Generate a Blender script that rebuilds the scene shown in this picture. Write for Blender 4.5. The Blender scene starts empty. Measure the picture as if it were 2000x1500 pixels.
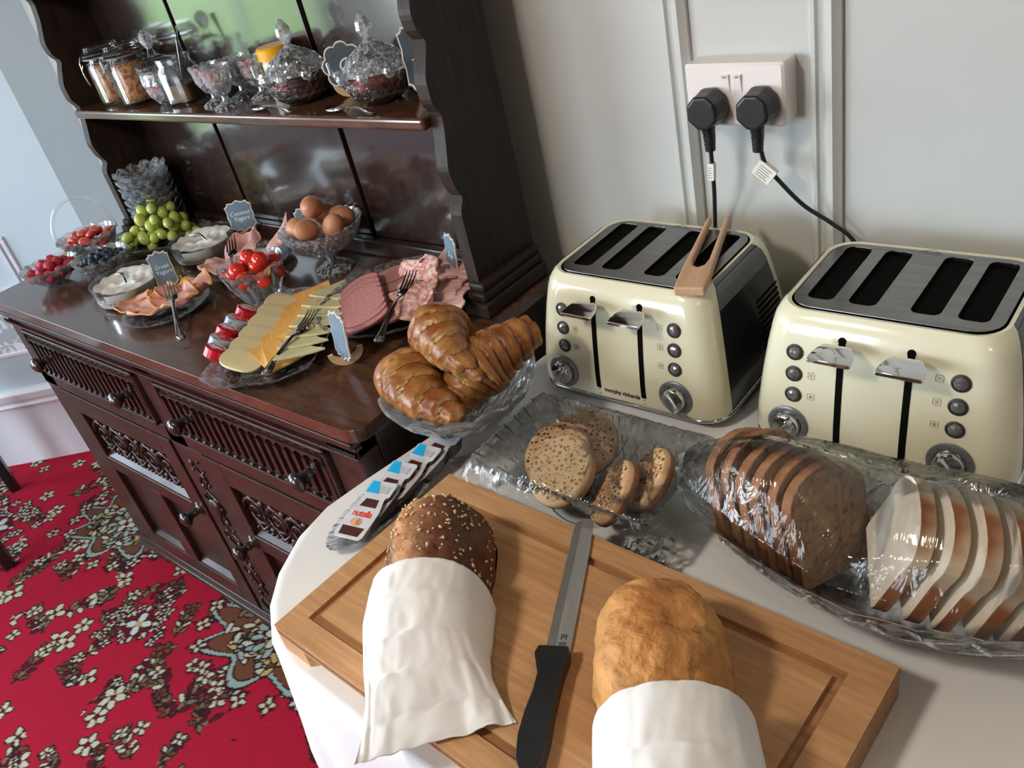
import bpy, math, random
import numpy as np
from math import sin, cos, pi, radians as R
from mathutils import Vector, Matrix, noise
from mathutils.geometry import tessellate_polygon

S = bpy.context.scene
COL = S.collection
rnd = random.Random(7)

# ------------------------------------------------------------------ camera, world, light
cam = bpy.data.cameras.new('camera')
cam.sensor_width = 36.0
cam.lens = 1670 / 2000 * 36.0
cam.clip_start = 0.02
co = bpy.data.objects.new('camera', cam)
COL.objects.link(co)
W = ((0.76546, 0.20588, -0.60966), (0.60848, -0.53979, 0.5817), (-0.20933, -0.81623, -0.53846))
m = Matrix([[W[i][0], -W[i][1], -W[i][2]] for i in range(3)]).to_4x4()
m.translation = Vector((0, 0, 1.58))
co.matrix_world = m
S.camera = co

S.view_settings.view_transform = 'Standard'
S.view_settings.look = 'None'
S.view_settings.exposure = 0.0
S.view_settings.gamma = 1.0
S.view_settings.use_curve_mapping = False
S.cycles.max_bounces = 9
S.cycles.diffuse_bounces = 4
S.cycles.glossy_bounces = 4
S.cycles.transmission_bounces = 8
S.cycles.transparent_max_bounces = 24
S.cycles.sample_clamp_indirect = 6.0
S.cycles.caustics_refractive = False
S.cycles.caustics_reflective = False
S.cycles.blur_glossy = 0.5

world = bpy.data.worlds.new('World')
S.world = world
world.use_nodes = True
wb = world.node_tree.nodes['Background']
wb.inputs['Color'].default_value = (0.74, 0.87, 1.0, 1)
wb.inputs['Strength'].default_value = 11.0

def area(name, loc, target, sx, sy, power, color, spread=180):
    l = bpy.data.lights.new(name, 'AREA')
    l.shape = 'RECTANGLE'; l.size = sx; l.size_y = sy
    l.energy = power; l.color = color; l.spread = R(spread)
    o = bpy.data.objects.new(name, l); COL.objects.link(o)
    o.location = loc
    o.rotation_euler = (Vector(target) - Vector(loc)).to_track_quat('-Z', 'Y').to_euler()
    return o
# daylight lamps in two windows added for light, one left, one front
area('added_window_light', (-3.86, -2.3, 1.45), (0, -2.0, 1.0), 1.5, 1.5, 96, (0.78, 0.90, 1.0))
area('added_window_light', (-2.3, -3.42, 1.45), (-2.0, 1.0, 1.0), 1.5, 1.5, 15, (0.80, 0.91, 1.0))
# warm ceiling lamp behind the camera
area('ceiling_lamp_light', (-1.0, -0.45, 2.22), (-0.6, 0.8, 0.8), 0.22, 0.22, 13.0, (1.0, 0.94, 0.84))
area('ceiling_lamp_light', (0.9, -0.3, 2.3), (0.3, 0.9, 0.8), 0.25, 0.25, 0.7, (1.0, 0.94, 0.84))  # added second lamp, out of view, to brighten the right side

# ------------------------------------------------------------------ materials
def new_mat(name):
    mt = bpy.data.materials.new(name); mt.use_nodes = True
    nt = mt.node_tree
    return mt, nt, nt.nodes['Principled BSDF'], nt.nodes['Material Output']

def pm(name, c, rough=0.5, metal=0.0, c2=None, scale=20, stretch=(1, 1, 1), lo=0.35, hi=0.65, bump=0.0, bscale=None,
       coat=0.0, spec=0.5, sss=0.0, detail=4, vcol=False, bdist=0.002, alpha=None, trans=0.0, ior=1.45, emit=None, sheen=0):
    mt, nt, b, out = new_mat(name)
    N, L = nt.nodes, nt.links
    b.inputs['Base Color'].default_value = (*c, 1)
    b.inputs['Roughness'].default_value = rough
    b.inputs['Metallic'].default_value = metal
    b.inputs['IOR'].default_value = ior
    b.inputs['Specular IOR Level'].default_value = spec
    b.inputs['Coat Weight'].default_value = coat
    b.inputs['Coat Roughness'].default_value = 0.08
    b.inputs['Transmission Weight'].default_value = trans
    b.inputs['Sheen Weight'].default_value = sheen
    if sss:
        b.inputs['Subsurface Weight'].default_value = sss
        b.inputs['Subsurface Radius'].default_value = (0.006, 0.003, 0.002)
        b.inputs['Subsurface Scale'].default_value = 1.0
    tc = N.new('ShaderNodeTexCoord'); mp = N.new('ShaderNodeMapping')
    mp.inputs['Scale'].default_value = stretch
    L.new(tc.outputs['Object'], mp.inputs['Vector'])
    src = None
    if vcol:
        a = N.new('ShaderNodeAttribute'); a.attribute_name = 'Col'
        src = a.outputs['Color']
    if c2 is not None:
        n = N.new('ShaderNodeTexNoise'); n.inputs['Scale'].default_value = scale
        n.inputs['Detail'].default_value = detail
        L.new(mp.outputs['Vector'], n.inputs['Vector'])
        r = N.new('ShaderNodeMapRange'); r.inputs['From Min'].default_value = lo; r.inputs['From Max'].default_value = hi
        L.new(n.outputs['Fac'], r.inputs['Value'])
        mx = N.new('ShaderNodeMix'); mx.data_type = 'RGBA'
        if vcol: mx.blend_type = 'MULTIPLY'; mx.inputs['Factor'].default_value = 1.0
        if vcol:
            m2 = N.new('ShaderNodeMix'); m2.data_type = 'RGBA'
            m2.inputs[6].default_value = (*c, 1); m2.inputs[7].default_value = (*c2, 1)
            L.new(r.outputs['Result'], m2.inputs['Factor'])
            L.new(src, mx.inputs[6]); L.new(m2.outputs[2], mx.inputs[7])
        else:
            mx.inputs[6].default_value = (*c, 1); mx.inputs[7].default_value = (*c2, 1)
            L.new(r.outputs['Result'], mx.inputs['Factor'])
        src = mx.outputs[2]
    if src is not None:
        L.new(src, b.inputs['Base Color'])
    if bump:
        n = N.new('ShaderNodeTexNoise'); n.inputs['Scale'].default_value = bscale or scale
        n.inputs['Detail'].default_value = 5
        L.new(mp.outputs['Vector'], n.inputs['Vector'])
        bp = N.new('ShaderNodeBump'); bp.inputs['Strength'].default_value = bump; bp.inputs['Distance'].default_value = bdist
        L.new(n.outputs['Fac'], bp.inputs['Height']); L.new(bp.outputs['Normal'], b.inputs['Normal'])
    if emit:
        b.inputs['Emission Color'].default_value = (*emit[0], 1); b.inputs['Emission Strength'].default_value = emit[1]
    return mt

def glass_mat(name, tint=(0.97, 0.985, 0.99), clear=0.55, rough=0.0, gloss=0.2, sparkle_white=0.08, facet=0):
    mt, nt, b, out = new_mat(name)
    N, L = nt.nodes, nt.links
    N.remove(b)
    def mix(a, c, fac):
        x = N.new('ShaderNodeMixShader'); L.new(a, x.inputs[1]); L.new(c, x.inputs[2])
        if isinstance(fac, float): x.inputs['Fac'].default_value = fac
        else: L.new(fac, x.inputs['Fac'])
        return x.outputs[0]
    g = N.new('ShaderNodeBsdfGlass'); g.inputs['Color'].default_value = (*tint, 1); g.inputs['Roughness'].default_value = rough
    g.inputs['IOR'].default_value = 1.5
    t = N.new('ShaderNodeBsdfTransparent'); t.inputs['Color'].default_value = (*tint, 1)
    gl = N.new('ShaderNodeBsdfGlossy'); gl.inputs['Roughness'].default_value = 0.10 if facet else 0.03; gl.inputs['Color'].default_value = (1, 1, 1, 1)
    df = N.new('ShaderNodeBsdfTranslucent'); df.inputs['Color'].default_value = (0.82, 0.88, 0.94, 1)
    d2 = N.new('ShaderNodeBsdfDiffuse'); d2.inputs['Color'].default_value = (0.82, 0.88, 0.94, 1)
    fr = N.new('ShaderNodeFresnel'); fr.inputs['IOR'].default_value = 1.5 if facet else 1.22
    ad = N.new('ShaderNodeMath'); ad.operation = 'ADD'; ad.use_clamp = True
    L.new(fr.outputs[0], ad.inputs[0]); ad.inputs[1].default_value = gloss
    fac = ad.outputs[0]; mk = sparkle_white
    if facet:  # cells of extra gloss and white paint sparkle into the glass
        tc = N.new('ShaderNodeTexCoord'); v = N.new('ShaderNodeTexVoronoi'); v.inputs['Scale'].default_value = facet
        L.new(tc.outputs['Object'], v.inputs['Vector'])
        r = N.new('ShaderNodeMapRange'); r.inputs['From Min'].default_value = 0.2; r.inputs['From Max'].default_value = 0.75
        r.inputs['To Min'].default_value = -gloss; r.inputs['To Max'].default_value = gloss * 1.6
        sp = N.new('ShaderNodeSeparateColor'); L.new(v.outputs['Color'], sp.inputs[0]); L.new(sp.outputs[0], r.inputs['Value'])
        a2 = N.new('ShaderNodeMath'); a2.operation = 'ADD'; a2.use_clamp = True; L.new(fac, a2.inputs[0]); L.new(r.outputs[0], a2.inputs[1]); fac = a2.outputs[0]
        r2 = N.new('ShaderNodeMapRange'); r2.inputs['From Min'].default_value = 0.45; r2.inputs['From Max'].default_value = 0.8
        r2.inputs['To Min'].default_value = sparkle_white * .3; r2.inputs['To Max'].default_value = sparkle_white * 2.6
        L.new(sp.outputs[1], r2.inputs['Value']); mk = r2.outputs[0]
    x = mix(g.outputs[0], t.outputs[0], clear)
    x = mix(x, gl.outputs[0], fac)
    x = mix(x, mix(df.outputs[0], d2.outputs[0], 0.5), mk)
    L.new(x, out.inputs['Surface'])
    return mt

def film_mat(name, gloss=0.14, scale=(46, 10, 20), strength=0.6, dens=1.0):
    mt, nt, b, out = new_mat(name)
    N, L = nt.nodes, nt.links
    N.remove(b)
    t = N.new('ShaderNodeBsdfTransparent'); t.inputs['Color'].default_value = (0.97, 0.975, 0.98, 1)
    g = N.new('ShaderNodeBsdfGlossy'); g.inputs['Roughness'].default_value = 0.07
    fr = N.new('ShaderNodeFresnel'); fr.inputs['IOR'].default_value = 1.45
    ad = N.new('ShaderNodeMath'); ad.operation = 'MULTIPLY_ADD'; ad.inputs[1].default_value = 0.9 * dens; ad.inputs[2].default_value = gloss * 0.06
    mx = N.new('ShaderNodeMixShader')
    tc = N.new('ShaderNodeTexCoord'); mp = N.new('ShaderNodeMapping'); mp.inputs['Scale'].default_value = scale
    n = N.new('ShaderNodeTexNoise'); n.inputs['Scale'].default_value = 1.0; n.inputs['Detail'].default_value = 3
    n.inputs['Distortion'].default_value = 1.2
    L.new(tc.outputs['Object'], mp.inputs[0]); L.new(mp.outputs[0], n.inputs['Vector'])
    bp = N.new('ShaderNodeBump'); bp.inputs['Strength'].default_value = strength; bp.inputs['Distance'].default_value = 0.006
    L.new(n.outputs['Fac'], bp.inputs['Height'])
    L.new(bp.outputs['Normal'], g.inputs['Normal']); L.new(bp.outputs['Normal'], fr.inputs['Normal'])
    L.new(fr.outputs[0], ad.inputs[0]); L.new(ad.outputs[0], mx.inputs['Fac'])
    L.new(t.outputs[0], mx.inputs[1]); L.new(g.outputs[0], mx.inputs[2]); L.new(mx.outputs[0], out.inputs['Surface'])
    return mt

M = {}
M['wall'] = pm('painted_wall', (0.56, 0.565, 0.545), 0.5, c2=(0.53, 0.535, 0.515), scale=3, bump=0.08, bscale=40)
M['dado'] = pm('dark_unseen_wall', (0.10, 0.11, 0.12), 0.7, c2=(0.15, 0.16, 0.165), scale=5)  # unseen walls, darkened to cut bounce light on the back wall
M['wall_l'] = pm('painted_side_wall', (0.60, 0.74, 0.82), 0.6, c2=(0.57, 0.71, 0.80), scale=3, bump=0.05, bscale=40)
M['trim'] = pm('satin_trim_paint', (0.60, 0.605, 0.585), 0.3, c2=(0.575, 0.58, 0.56), scale=6)
M['skirt'] = pm('white_skirting_paint', (0.82, 0.82, 0.87), 0.3, c2=(0.79, 0.79, 0.85), scale=4)
M['ceil'] = pm('ceiling_paint', (0.42, 0.42, 0.41), 0.8, c2=(0.40, 0.40, 0.39), scale=3)
M['lawn'] = pm('lawn_grass', (0.17, 0.28, 0.08), 0.9, c2=(0.26, 0.38, 0.13), scale=2)
M['carpet'] = pm('woven_carpet', (1, 1, 1), 0.95, c2=(0.8, 0.8, 0.8), scale=350, vcol=True, spec=0.1, bump=0.5, bscale=500)
M['wood'] = pm('dark_oak', (0.019, 0.0095, 0.0075), 0.30, c2=(0.052, 0.024, 0.017), scale=18, stretch=(1, 5, 5), lo=0.3, hi=0.72, bump=0.10, bscale=60, coat=0.15, spec=0.45, bdist=0.001)
M['wood_v'] = pm('dark_oak_upright', (0.016, 0.010, 0.0085), 0.17, c2=(0.042, 0.023, 0.018), scale=16, stretch=(6, 6, 0.7), lo=0.3, hi=0.72, bump=0.10, bscale=70, coat=0.8, bdist=0.0006, spec=0.8)
M['wood_top'] = pm('polished_oak_top', (0.060, 0.024, 0.013), 0.20, c2=(0.115, 0.050, 0.028), scale=14, stretch=(1, 6, 6), lo=0.3, hi=0.7, bump=0.07, bscale=60, coat=0.4, bdist=0.0008)
M['wood_dk'] = pm('blackened_oak', (0.012, 0.009, 0.008), 0.3, c2=(0.028, 0.015, 0.012), scale=20, stretch=(4, 4, 1))
M['wood_side'] = pm('shadowed_oak_side', (0.018, 0.011, 0.008), 0.5, c2=(0.033, 0.02, 0.014), scale=18, stretch=(6, 6, 0.7), bump=0.08, bscale=60, spec=0.3)
M['knob'] = pm('turned_ebonised_wood', (0.018, 0.014, 0.012), 0.22, c2=(0.03, 0.022, 0.018), scale=40, coat=0.5)
M['bamboo'] = pm('bamboo', (0.44, 0.225, 0.10), 0.45, c2=(0.60, 0.345, 0.165), scale=9, stretch=(1.2, 16, 16), lo=0.3, hi=0.7, bump=0.06, bscale=30, detail=6, bdist=0.0008)
M['bamboo_d'] = pm('bamboo_groove', (0.30, 0.14, 0.06), 0.5, c2=(0.42, 0.21, 0.09), scale=9, stretch=(1.2, 16, 16), detail=5)
M['cloth'] = pm('white_table_linen', (0.80, 0.80, 0.80), 0.8, c2=(0.77, 0.77, 0.775), scale=6, bump=0.25, bscale=12, bdist=0.004, spec=0.2)
M['paper'] = pm('white_paper_napkin', (0.83, 0.82, 0.81), 0.85, c2=(0.80, 0.79, 0.78), scale=30, bump=0.35, bscale=28, bdist=0.003, spec=0.15, sss=0.0)
M['cream'] = pm('cream_enamel', (0.80, 0.76, 0.56), 0.16, c2=(0.785, 0.745, 0.545), scale=5, coat=0.5)
M['steel'] = pm('brushed_steel', (0.27, 0.255, 0.24), 0.24, 1.0, c2=(0.22, 0.21, 0.20), scale=14, stretch=(1, 6, 6), bump=0.03, bscale=60)
M['chrome'] = pm('chrome', (0.72, 0.72, 0.72), 0.08, 1.0, c2=(0.66, 0.66, 0.66), scale=20)
M['silver'] = pm('silver_plate', (0.62, 0.61, 0.59), 0.16, 1.0, c2=(0.5, 0.49, 0.47), scale=60, bump=0.05, bscale=200)
M['blade'] = pm('satin_blade_steel', (0.62, 0.63, 0.62), 0.36, 0.75, c2=(0.54, 0.55, 0.55), scale=20, stretch=(1, 12, 12))
M['blade2'] = pm('ground_blade_steel', (0.70, 0.70, 0.69), 0.35, 1.0, c2=(0.6, 0.6, 0.6), scale=40)
M['black'] = pm('black_plastic', (0.012, 0.013, 0.015), 0.35, c2=(0.018, 0.019, 0.021), scale=30)
M['slot'] = pm('black_slot_liner', (0.003, 0.003, 0.003), 0.9, c2=(0.005, 0.005, 0.004), scale=60, spec=0.08)
M['side'] = pm('dark_toaster_side', (0.016, 0.017, 0.019), 0.22, c2=(0.022, 0.023, 0.025), scale=30, coat=0.3)
M['greyp'] = pm('grey_plastic', (0.17, 0.17, 0.18), 0.35, c2=(0.15, 0.15, 0.16), scale=30)
M['ring'] = pm('satin_grey_ring', (0.30, 0.30, 0.31), 0.3, 0.7, c2=(0.27, 0.27, 0.28), scale=30)
M['gem'] = pm('smoky_button', (0.16, 0.145, 0.14), 0.08, 0.5, c2=(0.30, 0.29, 0.28), scale=90, coat=1.0)
M['ink'] = pm('black_ink', (0.03, 0.028, 0.025), 0.5, c2=(0.04, 0.035, 0.03), scale=60)
M['icon'] = pm('grey_print', (0.28, 0.25, 0.18), 0.5, c2=(0.3, 0.27, 0.2), scale=60)
M['socket'] = pm('white_socket_plastic', (0.86, 0.80, 0.77), 0.25, c2=(0.84, 0.78, 0.75), scale=10)
M['tag'] = pm('white_tag', (0.82, 0.78, 0.70), 0.5, c2=(0.78, 0.74, 0.66), scale=60)
M['beech'] = pm('beech_wood', (0.56, 0.33, 0.20), 0.5, c2=(0.68, 0.43, 0.28), scale=14, stretch=(5, 1, 5), bump=0.05, bscale=50)
M['plywood'] = pm('birch_plywood', (0.62, 0.42, 0.22), 0.55, c2=(0.72, 0.52, 0.30), scale=30)
M['slate'] = pm('slate_chalkboard', (0.17, 0.235, 0.30), 0.6, c2=(0.13, 0.185, 0.24), scale=40)
M['slate_d'] = pm('dark_chalkboard', (0.055, 0.075, 0.09), 0.6, c2=(0.07, 0.095, 0.115), scale=40)
M['chalk'] = pm('chalk_white', (0.85, 0.86, 0.86), 0.8, c2=(0.75, 0.78, 0.8), scale=200)
M['rimw'] = pm('white_sign_edge', (0.80, 0.76, 0.70), 0.6, c2=(0.74, 0.68, 0.60), scale=80)
M['crystal'] = glass_mat('cut_crystal', (0.99, 0.993, 0.995), 0.87, 0.02, 0.05, 0.10, 150)
M['crystal_s'] = glass_mat('sparkling_crystal', (0.98, 0.985, 0.99), 0.70, 0.02, 0.13, 0.26, 190)
M['crystal_j'] = glass_mat('cut_crystal_over_jam', (0.99, 0.993, 0.995), 0.90, 0.02, 0.03, 0.02, 150)
M['glass'] = glass_mat('clear_glass', (0.985, 0.99, 0.993), 0.93, 0.0, 0.0, 0.015, 0)
M['film'] = film_mat('cling_film')
M['film2'] = film_mat('creased_cling_film', 0.5, (70, 70, 70), 1.0, 1.3)
M['yogurt'] = pm('white_yogurt', (0.90, 0.89, 0.84), 0.4, c2=(0.86, 0.85, 0.79), scale=20, bump=0.5, bscale=22, bdist=0.006, sss=0.15)
M['strawb'] = pm('cut_strawberry', (0.62, 0.03, 0.03), 0.25, c2=(0.72, 0.14, 0.09), scale=60, bump=0.3, coat=0.4)
M['raspb'] = pm('raspberry', (0.60, 0.035, 0.07), 0.35, c2=(0.42, 0.015, 0.04), scale=80, bump=1.0, bscale=160, bdist=0.004)
M['blueb'] = pm('blueberry', (0.020, 0.030, 0.055), 0.4, c2=(0.055, 0.08, 0.125), scale=30, lo=0.4, hi=0.7)
M['grape'] = pm('green_grape', (0.46, 0.56, 0.10), 0.22, c2=(0.56, 0.62, 0.17), scale=30, sss=0.35, coat=0.2)
M['stalk'] = pm('green_stalk', (0.16, 0.13, 0.04), 0.6, c2=(0.2, 0.2, 0.06), scale=40)
M['tomato'] = pm('cherry_tomato', (0.60, 0.018, 0.012), 0.12, c2=(0.68, 0.045, 0.02), scale=20, coat=0.6)
M['egg'] = pm('brown_eggshell', (0.54, 0.23, 0.12), 0.45, c2=(0.60, 0.28, 0.155), scale=60, bump=0.05, bscale=300, lo=0.3, hi=0.7)
M['ham'] = pm('cooked_ham', (0.70, 0.33, 0.30), 0.35, c2=(0.78, 0.44, 0.38), scale=30, coat=0.2, sss=0.15)
M['hamrind'] = pm('breaded_ham_edge', (0.75, 0.38, 0.06), 0.6, c2=(0.60, 0.24, 0.03), scale=120, bump=0.6)
M['pinkham'] = pm('pink_ham_slice', (0.58, 0.30, 0.27), 0.35, c2=(0.68, 0.40, 0.36), scale=25, coat=0.2)
M['salami'] = pm('fine_salami', (0.46, 0.155, 0.15), 0.42, c2=(0.66, 0.37, 0.34), scale=330, lo=0.42, hi=0.68)
M['salami2'] = pm('coarse_salami', (0.60, 0.22, 0.20), 0.42, c2=(0.80, 0.60, 0.56), scale=130, lo=0.42, hi=0.6, detail=2)
M['rind'] = pm('salami_rind', (0.16, 0.04, 0.035), 0.5, c2=(0.22, 0.06, 0.05), scale=60)
M['cheese_w'] = pm('pale_cheese', (0.80, 0.71, 0.43), 0.4, c2=(0.82, 0.75, 0.49), scale=8, sss=0.15)
M['cheese_o'] = pm('orange_cheese', (0.80, 0.43, 0.11), 0.4, c2=(0.83, 0.48, 0.15), scale=8, sss=0.15)
M['cheese_g'] = pm('ivory_cheese', (0.76, 0.75, 0.46), 0.4, c2=(0.80, 0.79, 0.52), scale=8, sss=0.15)
M['wax'] = pm('red_wax', (0.55, 0.012, 0.03), 0.25, c2=(0.45, 0.01, 0.025), scale=30, coat=0.4)
M['foilprint'] = pm('printed_wrapper', (0.62, 0.45, 0.50), 0.25, c2=(0.55, 0.03, 0.06), scale=55, lo=0.46, hi=0.54, detail=1)
M['foilblue'] = pm('blue_wrapper', (0.20, 0.30, 0.42), 0.25, c2=(0.45, 0.52, 0.60), scale=50, lo=0.4, hi=0.6)
M['crust_d'] = pm('dark_loaf_crust', (1, 1, 1), 0.55, c2=(0.72, 0.66, 0.6), scale=70, vcol=True, bump=0.8, bscale=90, bdist=0.003)
M['crust_p'] = pm('pale_loaf_crust', (1, 1, 1), 0.62, c2=(0.80, 0.70, 0.58), scale=26, vcol=True, bump=1.0, bscale=42, bdist=0.010, lo=0.3, hi=0.7)
M['seed'] = pm('oat_seed', (0.62, 0.42, 0.22), 0.6, c2=(0.74, 0.55, 0.32), scale=60)
M['croissant'] = pm('baked_croissant', (1, 1, 1), 0.33, c2=(0.70, 0.52, 0.38), scale=34, stretch=(1, 1, 1), vcol=True, bump=0.6, bscale=60, bdist=0.003, lo=0.3, hi=0.7)
M['crumpet'] = pm('crumpet_top', (0.66, 0.47, 0.27), 0.75, c2=(0.74, 0.57, 0.36), scale=50, bump=0.6, bscale=120)
M['crumpet_s'] = pm('toasted_crumpet', (0.52, 0.28, 0.13), 0.75, c2=(0.70, 0.48, 0.28), scale=70, bump=0.6, bscale=120)
M['hole'] = pm('crumpet_pore', (0.40, 0.24, 0.10), 0.9, c2=(0.33, 0.18, 0.07), scale=90)
M['hole_d'] = pm('charred_pore', (0.07, 0.03, 0.012), 0.9, c2=(0.12, 0.05, 0.02), scale=90)
M['brcrumb'] = pm('wholemeal_crumb', (0.36, 0.24, 0.155), 0.9, c2=(0.20, 0.115, 0.065), scale=110, bump=1.0, bscale=130, lo=0.5, hi=0.75)
M['brcrust'] = pm('wholemeal_crust', (0.22, 0.085, 0.035), 0.7, c2=(0.33, 0.15, 0.07), scale=50, bump=0.5, bscale=60)
M['whcrumb'] = pm('white_crumb', (0.90, 0.82, 0.70), 0.9, c2=(0.87, 0.77, 0.63), scale=60, bump=0.4, bscale=100)
M['whcrust'] = pm('white_bread_crust', (0.78, 0.60, 0.40), 0.7, c2=(0.42, 0.16, 0.06), scale=13, lo=0.42, hi=0.54, detail=2, bump=0.3)
M['pot'] = pm('spread_portion_cup', (0.03, 0.018, 0.014), 0.2, c2=(0.04, 0.025, 0.02), scale=30, coat=0.5)
M['lidw'] = pm('white_foil_lid', (0.72, 0.73, 0.76), 0.25, 0.2, c2=(0.62, 0.63, 0.67), scale=60)
M['choc'] = pm('chocolate_print', (0.05, 0.012, 0.010), 0.3, c2=(0.08, 0.02, 0.015), scale=60)
M['bluep'] = pm('bright_blue_print', (0.01, 0.36, 0.72), 0.3, c2=(0.02, 0.42, 0.78), scale=60)
M['redp'] = pm('red_print', (0.75, 0.02, 0.01), 0.4, c2=(0.7, 0.03, 0.02), scale=60)
M['breadp'] = pm('printed_bread_picture', (0.72, 0.42, 0.22), 0.4, c2=(0.35, 0.12, 0.05), scale=150)
M['barcode'] = pm('barcode_print', (0.25, 0.25, 0.27), 0.5, c2=(0.6, 0.6, 0.62), scale=2, stretch=(600, 1, 1), lo=0.45, hi=0.55)
M['granola'] = pm('granola', (0.34, 0.12, 0.04), 0.7, c2=(0.66, 0.34, 0.14), scale=105, bump=0.9, bdist=0.005, lo=0.42, hi=0.56, detail=2)
M['jamred'] = pm('red_jam', (0.30, 0.035, 0.010), 0.2, c2=(0.42, 0.075, 0.022), scale=40, coat=0.5)
M['jamdark'] = pm('dark_jam', (0.012, 0.006, 0.008), 0.2, c2=(0.02, 0.01, 0.012), scale=40, coat=0.5)
M['honey'] = pm('amber_preserve', (0.14, 0.06, 0.02), 0.2, c2=(0.2, 0.09, 0.03), scale=40, coat=0.5)
M['sugar'] = pm('white_sugar', (0.80, 0.80, 0.80), 0.8, c2=(0.74, 0.75, 0.77), scale=120, bump=0.5)
M['yellow'] = pm('yellow_lid', (0.85, 0.42, 0.01), 0.4, c2=(0.80, 0.38, 0.01), scale=20)
M['yellow2'] = pm('pale_yellow_band', (0.85, 0.70, 0.20), 0.45, c2=(0.8, 0.66, 0.18), scale=20)
M['label'] = pm('pink_green_label', (0.75, 0.66, 0.60), 0.5, c2=(0.35, 0.50, 0.22), scale=40, lo=0.5, hi=0.6)
M['lampw'] = pm('lamp_glow', (1, 0.9, 0.75), 0.5, emit=((1.0, 0.8, 0.55), 12))

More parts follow.
